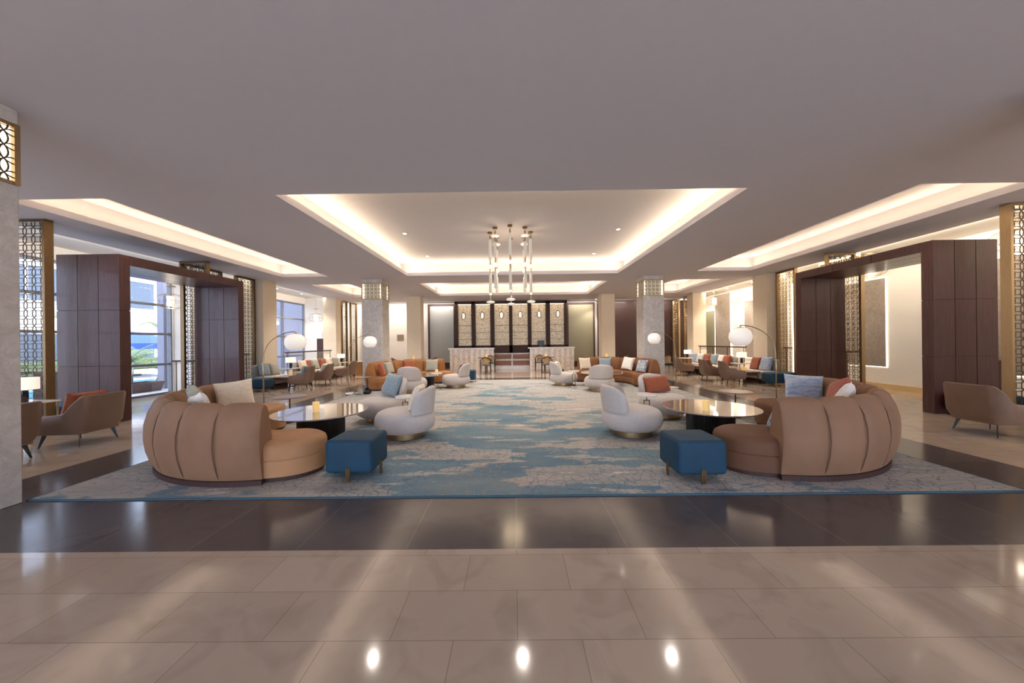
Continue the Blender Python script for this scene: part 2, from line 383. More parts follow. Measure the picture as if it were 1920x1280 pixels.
ceiling()
struct(box('roof_slab', 'ceil', -XW-.6, XW+.6, YF-.2, YB+.4, HC+.02, HC+.3))
# back wall
struct(MB().box(-XW-.3, -4.98, YB, YB+.15, 0, HC).box(-4.98, 5.0, YB, YB+.15, 0, HC).build('wall_back', 'white'))
struct(MB().box(XW, XW+.2, YF, YB+.2, 0, HC).build('wall_right', 'white'))
struct(MB().box(-XW-.2, -XW, YF, 1.6, 0, HC).box(-XW-.2, -XW, 10.85, 11.3, 0, HC).box(-XW-.2, -XW, 17.75, YB, 0, HC).box(-XW-.2, -XW, 1.6, 17.75, 3.6, HC).build('wall_left', 'white'))
struct(MB().box(-XW, -9.55, 17.75, 17.9, 0, HA).box(-XW, -10.35, 10.88, 11.05, 0, HA).build('wall_side', 'white'))
struct(box('door_1', 'darkwood', -10.28, -9.82, 17.725, 17.749, 0, 1.8))
# unseen wall behind the camera: piers, and glazing added to let sky light in
b = MB(); b.box(-XW, XW, YF-.15, YF, 3.3, HC)
for x in (-10.7, -6.5, -2.2, 2.2, 6.5, 10.7): b.box(x-.3, x+.3, YF-.15, YF, 0, 3.3)
struct(b.build('wall_front', 'white'))
struct(box('baseboard_right', 'gold', XW-.03, XW, YF, YB, 0, .16))
# right-hand dark ribbed back wall
b = MB(); b.box(4.95, XW, YB-.06, YB, 0, H)
for i in range(52): z = .03+i*.073; b.box(4.95, XW, YB-.085, YB-.06, z, z+.05)
struct(b.build('wall_back_panelling', 'ribwood'))
# glazed window walls at the left
def window(n, y0, y1, step):
    r = MB(); z1 = 3.6; x = -XW
    k = max(1, round((y1-y0)/step))
    for i in range(k+1): y = y0+(y1-y0)*i/k; r.box(x-.16, x-.04, y-.035, y+.035, 0, z1)
    for z in (.04, .95, 1.89, 2.79, 3.57): r.box(x-.13, x-.06, y0, y1, z-.035, z+.035)
    o = struct(r.build('window_%d' % n, 'alu'))
    MB().box(x-.105, x-.095, y0, y1, .05, z1-.04).build('glass', 'wglass', o)
window(1, 1.6, 10.85, 1.85); window(2, 11.3, 17.75, 1.6)
for i, x in enumerate((-8.6, -4.35, 0, 4.35, 8.6)):  # unseen panes added so the sky fills the room from behind
    r = MB(); a = x-1.84; c = x+1.84
    for q in (a, x, c): r.box(q-.03, q+.03, YF-.1, YF-.04, 0, 3.3)
    for z in (.03, 2.4, 3.27): r.box(a, c, YF-.1, YF-.04, z-.03, z+.03)
    o = struct(r.build('window_%d' % (i+3), 'alu')); MB().box(a, c, YF-.075, YF-.065, .05, 3.25).build('glass', 'fillglass', o)

# ---------------------------------------------------------------- lattice screens
_lat = {}
def lattice_mesh(w, h, cell):
    key = (round(w, 2), round(h, 2), cell)
    if key in _lat: return _lat[key]
    b = MB(); nx = max(1, round(w/cell)); nz = max(1, round(h/cell)); cx = w/nx; cz = h/nz; t = .0062*cell/.15; d = .004; seg = 24
    def clip(p): return (min(max(p[0], 0), w), p[1], min(max(p[2], 0), h))
    for i in range(nx+1):
        for j in range(nz+1):
            rings = []
            for k in range(seg):
                a = 2*PI*k/seg; c, s_ = math.cos(a), math.sin(a)
                q = []
                for (rr, yy) in ((1, -d), (1, d), (-1, d), (-1, -d)):
                    ra = .715*cx+rr*t; rb = .715*cz+rr*t
                    q.append(clip((i*cx+ra*c, yy, j*cz+rb*s_)))
                rings.append(q)
            rings.append(rings[0]); b.loft(rings, cap=False)
    me = bpy.data.meshes.new('lattice'); me.from_pydata(b.v, [], b.f); me.update(); _lat[key] = me; return me
def lattice(parent, x, y, z, w, h, cell, axis='x', mat='lattice'):
    me = lattice_mesh(w, h, cell)
    key = me.name+mat
    if key not in _lat:
        m2 = me.copy(); m2.materials.append(M[mat]); _lat[key] = m2
    o = bpy.data.objects.new('lattice', _lat[key]); COL.objects.link(o); o.parent = parent; o.location = (x, y, z)
    if axis == 'y': o.rotation_euler = (0, 0, PI/2)
    return o
def screen(loc, w, h, axis, label, cell=.15, fr=.06, dp=.1, mat='lattice', z0=0, frm='bronze', grp=None, led=None):
    r = root('lattice_screen', loc, 0 if axis == 'x' else PI/2, label, 'screen', grp)
    MB().box(0, fr, -dp/2, dp/2, z0, h).box(w-fr, w, -dp/2, dp/2, z0, h).box(fr, w-fr, -dp/2, dp/2, h-fr, h).box(fr, w-fr, -dp/2, dp/2, z0, z0+fr*.8).build('frame', frm, r)
    lattice(r, fr, 0, z0+fr*.8, w-2*fr, h-z0-fr*1.8, cell, 'x', mat)
    if led is not None: MB().box(led, led+.035, *(sorted((dp/2-.01, dp/2-.03))), .3, h-.5).build('led_strip', 'ledw', r)
    return r
screen((-9.55, 6.2, 0), 1.05, H-.005, 'x', 'tall bronze lattice screen beside the marble pillar, daylit, left of the wooden portal', fr=.05, dp=.13)
screen((8.72, 6.1, 0), 1.05, H-.005, 'x', 'tall bronze lattice screen at the right edge, right of the wooden portal', fr=.05, dp=.14, frm='brass', led=.1)
screen((-9.25, 9.44, 3.405), .77, H-.01-3.405, 'x', 'short lattice panel standing on top of the portal beside the windows', fr=.05)
screen((8.6, 9.44, 3.445), .78, H-.01-3.445, 'x', 'short lattice panel standing on top of the portal by the relief wall', fr=.05, frm='brass')
screen((-9.34, 9.55, 0), 1.3, H-.005, 'y', 'lattice screen directly behind the portal on the window side')
screen((9.66, 9.5, 0), 1.3, H-.005, 'y', 'lattice screen directly behind the portal on the relief wall side', frm='brass', mat='brass')
screen((-9.3, 11.35, 0), .82, H-.005, 'y', 'lattice screen between the window-side portal and the first limestone pier')
screen((9.35, 11.35, 0), .82, H-.005, 'y', 'lattice screen between the right portal and the first limestone pier', frm='brass', mat='brass', led=.09)
screen((-9.3, 18.35, 0), .6, H-.005, 'y', 'slim far left lattice screen just past the second limestone pier')
screen((-9.3, 19.35, 0), .75, H-.005, 'y', 'slim far left lattice screen in the corner at the back wall')
screen((9.35, 18.3, 0), .5, H-.005, 'y', 'slim far right lattice screen just past the second limestone pier', frm='brass', mat='brass')
screen((9.35, 19.35, 0), .75, H-.005, 'y', 'slim far right lattice screen beside the dark back panelling', frm='brass', mat='brass')

# ---------------------------------------------------------------- pillars
def pillar(x0, x1, y0, y1, label, lit=1):
    r = root('marble_pillar', ((x0+x1)/2, (y0+y1)/2, 0), 0, label, 'pillar'); w = (x1-x0)/2; d = (y1-y0)/2
    zb, zt = 3.12, 3.72; e = -.05; q = -.012
    MB().box(-w, w, -d, d, 0, zb).box(-w, w, -d, d, zt, H).box(-w+.08, w-.08, -d+.08, d-.08, zb, zt).build('shaft', 'pillar', r, bevel=.008)
    MB().box(-w-e, w+e, -d-e, d+e, zb+.03, zt-.03).build('glow_panel', 'ledc', r)
    f = MB()
    for z in (zb, zt-.035): f.box(-w-q-.01, w+q+.01, -d-q-.01, -d-q+.02, z, z+.035).box(-w-q-.01, w+q+.01, d+q-.02, d+q+.01, z, z+.035).box(-w-q-.01, -w-q+.02, -d-q, d+q, z, z+.035).box(w+q-.02, w+q+.01, -d-q, d+q, z, z+.035)
    for sx in (-1, 1):
        for sy in (-1, 1): f.box(sx*(w+q)-.02, sx*(w+q)+.02, sy*(d+q)-.02, sy*(d+q)+.02, zb, zt)
    fr = f.build('frame', 'brass', r)
    lattice(r, -w-q+.01, -d-q, zb+.03, 2*(w+q)-.02, zt-zb-.06, .13, 'x', 'lattice'); lattice(r, -w-q+.01, d+q, zb+.03, 2*(w+q)-.02, zt-zb-.06, .13, 'x', 'lattice')
    lattice(r, -w-q, -d-q+.01, zb+.03, 2*(d+q)-.02, zt-zb-.06, .13, 'y', 'lattice'); lattice(r, w+q, -d-q+.01, zb+.03, 2*(d+q)-.02, zt-zb-.06, .13, 'y', 'lattice')
    l = MB()
    for sx in (-1, 1):
        for sy in (-1, 1):
            l.box(sx*(w-.058)-.03, sx*(w-.058)+.03, sy*(d-.042)-.006, sy*(d-.042)+.006, zb+.04, zt-.04).box(sx*(w-.042)-.006, sx*(w-.042)+.006, sy*(d-.058)-.03, sy*(d-.058)+.03, zb+.04, zt-.04)
    l.build('led_strip', 'ledw', r)
pillar(-5.62, -4.87, 2.6, 3.34, 'pale marble pillar with glowing lattice collar, cut off by the left edge')
pillar(5.065, 5.8, 2.6, 3.34, 'pale marble pillar sliver at the extreme right edge')
pillar(-5.52, -4.78, 12.36, 13.06, 'free-standing marble pillar with lit collar behind the sofa on the window side')
pillar(4.70, 5.45, 12.4, 13.12, 'free-standing marble pillar with lit collar behind the sofa on the relief wall side')
def pier(x0, x1, y0, y1, label):
    r = root('limestone_pier', ((x0+x1)/2, (y0+y1)/2, 0), 0, label, 'pier'); w = (x1-x0)/2; d = (y1-y0)/2
    m = MB()
    for i in range(7): m.box(-w, w, -d, d, i*.55+.003, min(i*.55+.55, H)-.003)
    m.box(-w+.004, w-.004, -d+.004, d-.004, 0, H).build('blocks', 'cream', r)
pier(-5.38, -4.68, 17.1, 17.7, 'cream limestone pier left of the reception back wall')
pier(4.38, 5.05, 17.1, 17.7, 'cream limestone pier right of the reception back wall')
pier(-9.72, -9.0, 12.2, 12.9, 'first limestone pier along the window side, past the portal')
pier(-9.65, -9.0, 17.2, 17.7, 'second limestone pier along the window side, beyond the rail')
pier(9.0, 9.72, 12.2, 12.9, 'first limestone pier along the relief wall side, past the portal')
pier(9.0, 9.65, 17.2, 17.8, 'second limestone pier along the relief wall side, beyond the rail')

# ---------------------------------------------------------------- wooden portals
def portal(x0, x1, y0, y1, h, s, label):
    """s=+1: room side is +x"""
    r = root('wooden_portal', ((x0+x1)/2, (y0+y1)/2, 0), 0, label, 'portal')
    X0, X1 = -(x1-x0)/2, (x1-x0)/2; Y0, Y1 = -(y1-y0)/2, (y1-y0)/2; t = .2; g = .006; q = .012
    MB().box(X0+q, X1-q, Y0+q, Y0+t-q, 0, h-q).box(X0+q, X1-q, Y1-t+q, Y1-q, 0, h-q).box(X0+q, X1-q, Y0+t-q, Y1-t+q, h-t+q, h-q).build('core', 'groove', r)
    zs = [0.0, 1.13, 2.26, h]
    for (ya, yb) in ((Y0, Y0+t), (Y1-t, Y1)):
        p = MB()
        for yy in (ya, yb):
            for i in range(3):
                for j in range(3):
                    a = X0+(X1-X0)*i/3; c = X0+(X1-X0)*(i+1)/3; top = zs[j+1]
                    if j == 2 and ((ya == Y0 and yy == yb) or (yb == Y1 and yy == ya)): top = h-t
                    p.box(a+(g if i else 0), c-(g if i < 2 else 0), min(yy, yy+(q if yy == ya else -q)), max(yy, yy+(q if yy == ya else -q)), zs[j]+.004, top-.004)
        for xx in (X0, X1):
            for j in range(3): p.box(min(xx, xx+(q if xx == X0 else -q)), max(xx, xx+(q if xx == X0 else -q)), ya+q, yb-q, zs[j]+.004, zs[j+1]-.004)
        p.build('upright', 'wood', r)
    p = MB(); n = 3
    for xx in (X0, X1):
        for i in range(n):
            a = Y0+t+(Y1-Y0-2*t)*i/n; c = Y0+t+(Y1-Y0-2*t)*(i+1)/n
            p.box(min(xx, xx+(q if xx == X0 else -q)), max(xx, xx+(q if xx == X0 else -q)), a-(q if i == 0 else -.003), c+(q if i == n-1 else -.003), h-t, h)
    for i in range(3):
        a = X0+(X1-X0)*i/3; c = X0+(X1-X0)*(i+1)/3
        p.box(a+(g if i else q), c-(g if i < 2 else q), Y0+t, Y1-t, h-t, h-t+q).box(a+(g if i else q), c-(g if i < 2 else q), Y0+q, Y1-q, h-q, h)
    p.build('lintel', 'wood', r)
portal(-9.25, -7.97, 6.85, 10.03, 3.40, 1, 'dark red-brown panelled wooden portal on the window side')
portal(8.3, 9.56, 6.8, 10.1, 3.44, -1, 'dark red-brown panelled wooden portal in front of the relief wall')

# ---------------------------------------------------------------- right wall reliefs
def relief(y0, y1, z0, z1, label, mat='art'):
    r = root('wall_relief', (XW, (y0+y1)/2, z0), 0, label, 'wall panel'); d = (y1-y0)/2; h = z1-z0
    MB().box(-.04, -.001, -d, d, 0, h).build('panel', mat, r)
    MB().box(-.035, -.002, -d-.022, -d-.003, -.02, h+.02).box(-.035, -.002, d+.003, d+.022, -.02, h+.02).box(-.035, -.002, -d-.003, d+.003, h+.003, h+.022).box(-.035, -.002, -d-.003, d+.003, -.022, -.003).build('led_outline', 'ledw', r)
relief(10.05, 11.7, .66, 3.26, 'grey textured wall relief outlined in light, seen through the right portal')
relief(14.0, 16.15, .66, 3.28, 'grey textured wall relief with light outline between the right-hand piers')
relief(18.55, 19.9, .4, 3.08, 'far narrow wall relief with light outline beside the second pier', 'olive')
relief(6.0, 7.9, .66, 3.26, 'textured wall relief seen through the lattice screen at the right edge')
tag(box('light_column', 'ledw', XW-.045, XW-.002, 17.13, 17.2, .05, HA-.02), 'full-height bright vertical light line on the right wall', 'light')
tag(box('wall_panel', 'art', XW-.03, XW-.001, 17.22, 18.5, .05, HA-.05), 'tall plain grey panel beside the bright vertical light line', 'wall panel')
# ---------------------------------------------------------------- back wall joinery
def sliding(x0, x1, mat, label):
    r = root('sliding_screen', ((x0+x1)/2, YB-.35, .0), 0, label, 'screen'); w = (x1-x0)/2; h = 3.76
    MB().box(-w, -w+.1, -.06, .06, 0, h).box(w-.1, w, -.06, .06, 0, h).box(-w+.1, w-.1, -.06, .06, h-.1, h).box(-w+.1, w-.1, -.06, .06, .0, .34).build('frame', 'darkwood', r)
    MB().box(-w+.1, w-.1, -.015, .015, .34, h-.1).build('panel', mat, r)
sliding(-5.02, -3.42, 'greygl', 'grey sliding screen in a dark frame left of the lantern cabinet')
sliding(3.08, 4.72, 'olive', 'olive sliding screen in a dark frame right of the lantern cabinet')
def cabinet():
    x0, x1 = -3.4, 3.04; y0, y1 = 19.5, YB-.03; h = H-.02
    r = root('lantern_cabinet', ((x0+x1)/2, (y0+y1)/2, 0), 0, 'large dark wooden cabinet with six backlit pebble bays behind the reception', 'cabinet')
    W2 = (x1-x0)/2; D2 = (y1-y0)/2
    ed = [(-3.22, -2.37), (-2.15, -1.23), (-1.0, -.1), (.1, 1.03), (1.24, 2.13), (2.36, 3.25)]
    ed = [(a/3.33*W2*.985, c/3.33*W2*.985) for a, c in ed]
    f = MB(); zb = 1.32; zt = 3.70
    xs = [-W2]+[v for e in ed for v in e]+[W2]
    for i in range(0, len(xs), 2): f.box(xs[i], xs[i+1], -D2, D2, .9, h)
    f.box(-W2, W2, -D2, D2, zt, h).box(-W2, W2, -D2, D2, .9, zb)
    f.build('frame', 'darkwood', r, bevel=.006)
    n = [3, 2, 3, 3, 2, 3]
    for k, (a, c) in enumerate(ed):
        bay = MB().box(a, c, .1, .13, zb, zt).build('bay_back', 'mosaic', r)
        for q in range(n[k]):
            z = 1.67+.4*q; MB().box(a+.005, c-.005, -.2, .1, z, z+.015).build('shelf', 'shelfg', r)
        MB().box(a+.03, c-.03, -.16, -.13, zt-.02, zt-.005).build('led_strip', 'ledcab', r)
M['shelfg'] = plain('bronze_glass_shelf', (120, 96, 66), .15)
M['ledcab'] = emis('cabinet_led', (255, 226, 184), 3)
cabinet()
def low_unit():
    x0, x1 = -1.15, .9; r = root('back_counter', ((x0+x1)/2, 19.15, 0), 0, 'low white back counter with brown drawer fronts between the two reception desks', 'cabinet'); w = (x1-x0)/2
    MB().box(-w, w, -.05, .3, 0, .88).build('carcass', 'marblew', r, bevel=.005)
    for i in (0, 1):
        for j in (0, 1):
            a = -w+.06+i*(w-.02); MB().rbox(w-.1, .05, .2+.36*j, .46+.36*j, .02, 3, 3, a+(w-.1)/2, -.07).build('drawer', 'oak', r)
low_unit()
def lantern():
    r = root('pendant_lantern', (0, 0, 0), 0, None, 'lantern')
    MB().tube([(0, 0, .2), (0, 0, .52)], .006, 6).build('cord', 'black', r)
    MB().lathe([(.001, -.17), (.06, -.16), (.075, -.05), (.075, .06), (.05, .15), (.001, .16)], 20).build('glass_shade', 'lanterng', r, True)
    f = MB()
    for k in range(8):
        a = 2*PI*k/8; f.tube([(rr*math.cos(a), rr*math.sin(a), z) for rr, z in ((.04, -.2), (.1, -.15), (.125, -.02), (.115, .08), (.07, .17), (.02, .2))], .009, 5)
    f.lathe([(.045, -.21), (.045, -.19)], 16).lathe([(.03, .18), (.03, .215)], 12)
    f.build('cage', 'bronze', r)
    return r
M['lanterng'] = emis('lantern_glass', (255, 244, 225), .4)
PL = Proto(lantern)
for k, nme in enumerate(('in the first bay from the left', 'in the second bay from the left', 'in the bay just left of the cabinet centre', 'in the bay just right of the cabinet centre', 'in the second bay from the right', 'in the last bay at the right')):
    x = (-2.8, -1.69, -.55, .565, 1.685, 2.8)[k]*.967-.18; PL.place((x, 19.62, 3.03+.012*k), 0, 'small caged lantern hanging '+nme, 'lanterns in the cabinet bays')
def desk(x0, x1, label):
    r = root('reception_desk', ((x0+x1)/2, 18.6, 0), 0, label, 'desk'); w = (x1-x0)/2
    MB().box(-w, w, -.3, .25, 0, 1.13).build('front_body', 'band', r, bevel=.006)
    MB().box(-w-.09, w+.04, -.34, .27, 1.13, 1.21).build('top_slab', 'marblew', r, bevel=.008)
desk(-3.46, -1.1, 'banded stone reception desk on the left of the back counter')
desk(.84, 3.2, 'banded stone reception desk on the right, with a dark screen on it')
r = root('desk_monitor', (1.45, 18.55, 1.21), 0, 'small black monitor on the right reception desk', 'monitor')
MB().box(-.2, .2, -.02, .02, .09, .36).build('screen', 'black', r, bevel=.01); MB().box(-.03, .03, -.02, .02, .02, .1).box(-.09, .09, -.07, .07, 0, .02).build('stand', 'alu', r)
tag(MB().box(-6.97, -6.58, YB-.025, YB-.002, 1.66, 2.02).build('wall_plaque', 'brass'), 'small square gold plaque on the pale wall left of the cabinet', 'plaque')
# low dark partitions by the outer walls
for s, l in ((-1, 'low dark wooden partition in the window aisle beyond the lattice screen'), (1, 'low dark wooden partition in the right-hand aisle beyond the lattice screen')):
    r = root('aisle_partition', (s*10.2, 7.45, 0), 0, l, 'partition'); MB().box(-.35, .35, -.04, .04, 0, .98).build('panel', 'darkwood', r, bevel=.005); MB().box(-.36, .36, -.06, .06, .98, 1.01).build('cap_rail', 'bronze', r)

for x, l in ((-9.0, 3.4), (-6.2, 1.6), (-4.2, 1.4), (3.9, 1.4), (6.0, 1.8), (8.6, 2.4)):  # no fixtures known here; channels added to brighten the back wall
    o_ = tag(box('added_fill_channel', 'white', x-l/2, x+l/2, 19.42, 19.48, H-.012, H-.002), 'slim added channel of fill light on the rear wall', 'ceiling light', 'added fill light channels along the rear wall')
    ld = bpy.data.lights.new('wall_fill_light', 'AREA'); ld.shape = 'RECTANGLE'; ld.size = l; ld.size_y = .05; ld.energy = 11*l; ld.color = lin((255, 246, 236))
    lo = bpy.data.objects.new('wall_fill_light', ld); COL.objects.link(lo); lo.location = (x, 19.45, H-.016); lo.rotation_euler = (R(18), 0, 0)
for s_, e_, c_ in ((-1, 2, (255, 248, 240)), (1, 5.5, (255, 238, 212))):
    for y in (3, 9.5, 16):
        ld = bpy.data.lights.new('aisle_cove', 'AREA'); ld.shape = 'RECTANGLE'; ld.size = .03; ld.size_y = 6.3; ld.energy = 6.3*e_; ld.color = lin(c_)
        lo = bpy.data.objects.new('aisle_cove', ld); COL.objects.link(lo); lo.location = (s_*9.5, y, HA-.03); lo.rotation_euler = (0, R(-70)*s_, 0)
# rails with glass
def rail(loc, L, rz, label, z=1.2):
    r = root('glass_rail', loc, rz, label, 'railing'); MB().box(0, L, -.04, .04, z-.03, z+.02).build('handrail', 'darkwood', r, bevel=.006)
    MB().box(.05, L-.05, -.006, .006, .05, z-.03).build('glass_panel', 'glass', r)
    n = max(2, round(L/1.2)+1)
    for i in range(n): x = .1+(L-.2)*i/(n-1); MB().box(-.012, .012, -.012, .012, 0, z-.03).build('post', 'bronze', r, loc=(x, 0, 0))
rail((-9.15, 13.6, 0), 3.4, PI/2, 'glass balustrade with dark handrail behind the grey banquette on the window side')
rail((9.15, 13.55, 0), 3.4, PI/2, 'glass balustrade with dark handrail behind the grey banquette on the relief wall side')
rail((-9.5, 10.75, 0), 1.4, PI/2, 'short glass balustrade with dark handrail behind the lattice past the window-side portal')
rail((9.55, 11.05, 0), 1.1, PI/2, 'short glass balustrade with dark handrail behind the lattice past the right portal')
rail((-10.42, 10.35, 0), .7, 0, 'short balustrade piece seen through the window-side portal', 1.06)
rail((9.92, 10.35, 0), .6, 0, 'short balustrade piece seen through the right portal', 1.1)

# ================================================================ LIGHT FITTINGS
def downlight():
    r = root('downlight', (0, 0, 0), 0, None, 'ceiling light')
    MB().lathe([(.06, -.012), (.06, .0)], 20).lathe([(.045, -.014), (.045, -.011)], 20).build('trim_ring', 'white', r)
    MB().lathe([(.042, -.017), (.042, -.013)], 20).build('lens', 'spotlens', r)
    ld = bpy.data.lights.new('spot', 'SPOT'); ld.energy = L_SPOT; ld.spot_size = R(115); ld.spot_blend = .5; ld.color = lin((255, 245, 232)); ld.shadow_soft_size = .04
    lo = bpy.data.objects.new('beam', ld); COL.objects.link(lo); lo.parent = r; lo.location = (0, 0, -.03)
    return r
PD = Proto(downlight)
for (x, y, l) in ((-2.77, 8.74, 'recessed ceiling downlight up and left of the chandelier, nearer one'), (-2.78, 11.06, 'recessed ceiling downlight left of the chandelier, farther one'),
                  (2.6, 11.0, 'recessed ceiling downlight right of the chandelier, farther one'), (2.66, 8.63, 'recessed ceiling downlight up and right of the chandelier, nearer one')):
    PD.place((x, y, HC), 0, l, 'downlights in the main ceiling recess')
for (x, y) in ((-2.68, 6.3), (.09, 6.3), (2.83, 6.3), (-7.3, 6.3), (7.3, 6.3), (-7.2, 14.9), (7.2, 14.9), (-2.4, 14.2), (2.4, 14.2), (0, 14.2), (-7.2, 13.9), (7.2, 13.9), (-1.2, 14.2), (1.2, 14.2)):  # front row read from floor glints, rows behind it added as fill
    PD.place((x, y, HC), 0, 'recessed ceiling downlight hidden inside a ceiling recess, back rows added as fill', 'downlights hidden inside the ceiling recesses')
for o_ in COL.objects:
    if o_.type == 'LIGHT' and o_.parent and abs(o_.parent.location.y-6.3) < .01: o_.data = o_.data.copy(); o_.data.energy = L_SPOT*.35
    if o_.type == 'LIGHT' and o_.parent and o_.parent.location.y > 13: o_.data = o_.data.copy(); o_.data.energy = L_SPOT*1.0
PD.place((4.62, 19.2, H), 0, 'small downlight in the low ceiling by the olive sliding screen')
for s_, g_ in ((-1, 'window-side'), (1, 'right-hand')):  # lamps added to brighten the side aisles
    for y in (2.0, 12.4, 14.5, 16.2, 19.0):
        PD.place((s_*10.1, y, HA), 0, 'added fill light in the raised ceiling strip of the '+g_+' aisle', g_+' aisle added fill lights')
for (x, y) in ((-6.5, -4.5), (-2.2, -4.5), (2.2, -4.5), (6.5, -4.5)):  # unseen lamps added behind the camera to light the foreground
    PD.place((x, y, H), 0, 'added fill downlight, unseen behind the camera', 'added fill lights behind the camera')

def pend(kind):
    r = root('chandelier_pendant', (0, 0, 0), 0, None, 'chandelier')
    MB().lathe([(.055, -.04), (.06, -.035), (.06, 0)], 20).build('canopy', 'bronze', r, True)
    z = -.04; st = MB(); 
    def stem(dz, rr=.012):
        nonlocal z; st.lathe([(rr, z-dz), (rr, z)], 10); z -= dz
    def rod(dz):
        nonlocal z; MB().lathe([(.012, z-dz), (.036, z-dz+.02), (.036, z-.02), (.012, z)], 14).build('glass_rod', 'rod', r, True); z -= dz
    def ball(rr):
        nonlocal z; MB().lathe([(rr*math.sin(PI*i/10)+.0005, z-rr-rr*math.cos(PI*i/10)) for i in range(11)], 18).build('glass_ball', 'ballg', r, True); z -= 2*rr
    def disc(rr):
        nonlocal z; MB().lathe([(.02, z-.07), (rr*.7, z-.06), (rr, z-.035), (rr*.7, z-.01), (.02, z)], 28).build('glass_disc', 'discg', r, True); z -= .07
    if kind == 0:
        stem(.06, .006); stem(.08, .02); rod(.56); stem(.1, .018); ball(.05); stem(.1, .018); rod(.52); ball(.03); stem(.14, .018); disc(.115)
    else:
        stem(.05, .006); stem(.09, .02); disc(.1); stem(.1, .02); rod(.4); stem(.12, .018); ball(.055); stem(.1, .018); rod(.42)
    st.build('stem', 'brass', r, True)
    return r
M['ballg'] = emis('glowing_glass_ball', (255, 240, 215), .3)
M['discg'] = emis('glowing_glass_disc', (255, 240, 220), .12)
PA, PB = Proto(lambda: pend(0)), Proto(lambda: pend(1))
for k in range(8):
    a = -PI/2+k*PI/4; x = -.07+.52*math.cos(a); y = 8.76+.52*math.sin(a)
    nmz = ('front middle, ending in a glass disc', 'front right, topped by a glass disc', 'outermost at the right, ending in a disc', 'rear right, topped by a glass disc', 'rear middle, ending in a glass disc', 'rear left, topped by a glass disc', 'outermost at the left, ending in a disc', 'front left, topped by a glass disc')[k]
    (PA if k % 2 == 0 else PB).place((x, y, HC), 0, 'glass chandelier pendant of the ring, '+nmz, 'chandelier pendants')
for z in (HC,):
    ld = bpy.data.lights.new('chandelier_glow', 'POINT'); ld.energy = 9; ld.color = lin((255, 225, 185)); ld.shadow_soft_size = .25
    lo = bpy.data.objects.new('chandelier_glow', ld); COL.objects.link(lo); lo.location = (-.07, 8.76, 3.4)

def cagep():
    r = root('cage_pendant', (0, 0, 0), 0, None, 'pendant light')
    MB().lathe([(.11, -.02), (.11, 0)], 24).build('canopy', 'brass', r); MB().tube([(0, 0, -.01), (0, 0, -.3)], .007, 6).build('rod', 'brass', r)
    MB().lathe([(.1, -.6), (.1, -.3)], 24).build('cylinder_shade', 'shade', r, True)
    f = MB()
    for k in range(6):
        a = PI*k/6; f.tube([(.36*math.cos(t)*math.cos(a), .36*math.cos(t)*math.sin(a), -.45+.22*math.sin(t)) for t in [2*PI*i/24 for i in range(25)]], .004, 4)
    f.tube([(.36*math.cos(t), .36*math.sin(t), -.45) for t in [2*PI*i/32 for i in range(33)]], .004, 4)
    f.build('wire_cage', 'brass', r)
    ld = bpy.data.lights.new('bulb', 'POINT'); ld.energy = 3; ld.color = lin((255, 236, 210)); ld.shadow_soft_size = .1
    lo = bpy.data.objects.new('bulb', ld); COL.objects.link(lo); lo.parent = r; lo.location = (0, 0, -.7)
    return r
PC = Proto(cagep)
PC.place((10.2, 17.4, HA), 0, 'wire caged pendant light between the two right-hand piers')
PC.place((10.2, 9.8, HA), 0, 'wire caged pendant whose ceiling rose shows above the right portal')
PC.place((10.2, 7.0, HA), 0, 'wire caged pendant glowing behind the lattice at the right edge')
for (x, y, l) in ((-10.2, 10.1, 'wire caged pendant hanging in the opening of the window-side portal'), (-10.0, 17.2, 'wire caged pendant between the two window-side piers')):
    o = PC.place((x, y, HA-.62), 0, l); MB().tube([(0, 0, 0), (0, 0, .62)], .006, 6).build('suspension_rod', 'brass', o)

# ================================================================ RUG
r = root('area_rug', ((RX0+RX1)/2, (RY0+RY1)/2, 0), 0, 'huge blue and beige abstract rug with a web-like line pattern in the hall centre', 'rug')
w, d = (RX1-RX0)/2, (RY1-RY0)/2
MB().box(-w+.02, w-.02, -d+.02, d-.02, .001, .013).build('pile', 'rug', r)
MB().box(-w, w, -d, -d+.02, .001, .012).box(-w, w, d-.02, d, .001, .012).box(-w, -w+.02, -d, d, .001, .012).box(w-.02, w, -d, d, .001, .012).build('binding', 'rugedge', r)
ZR = .013

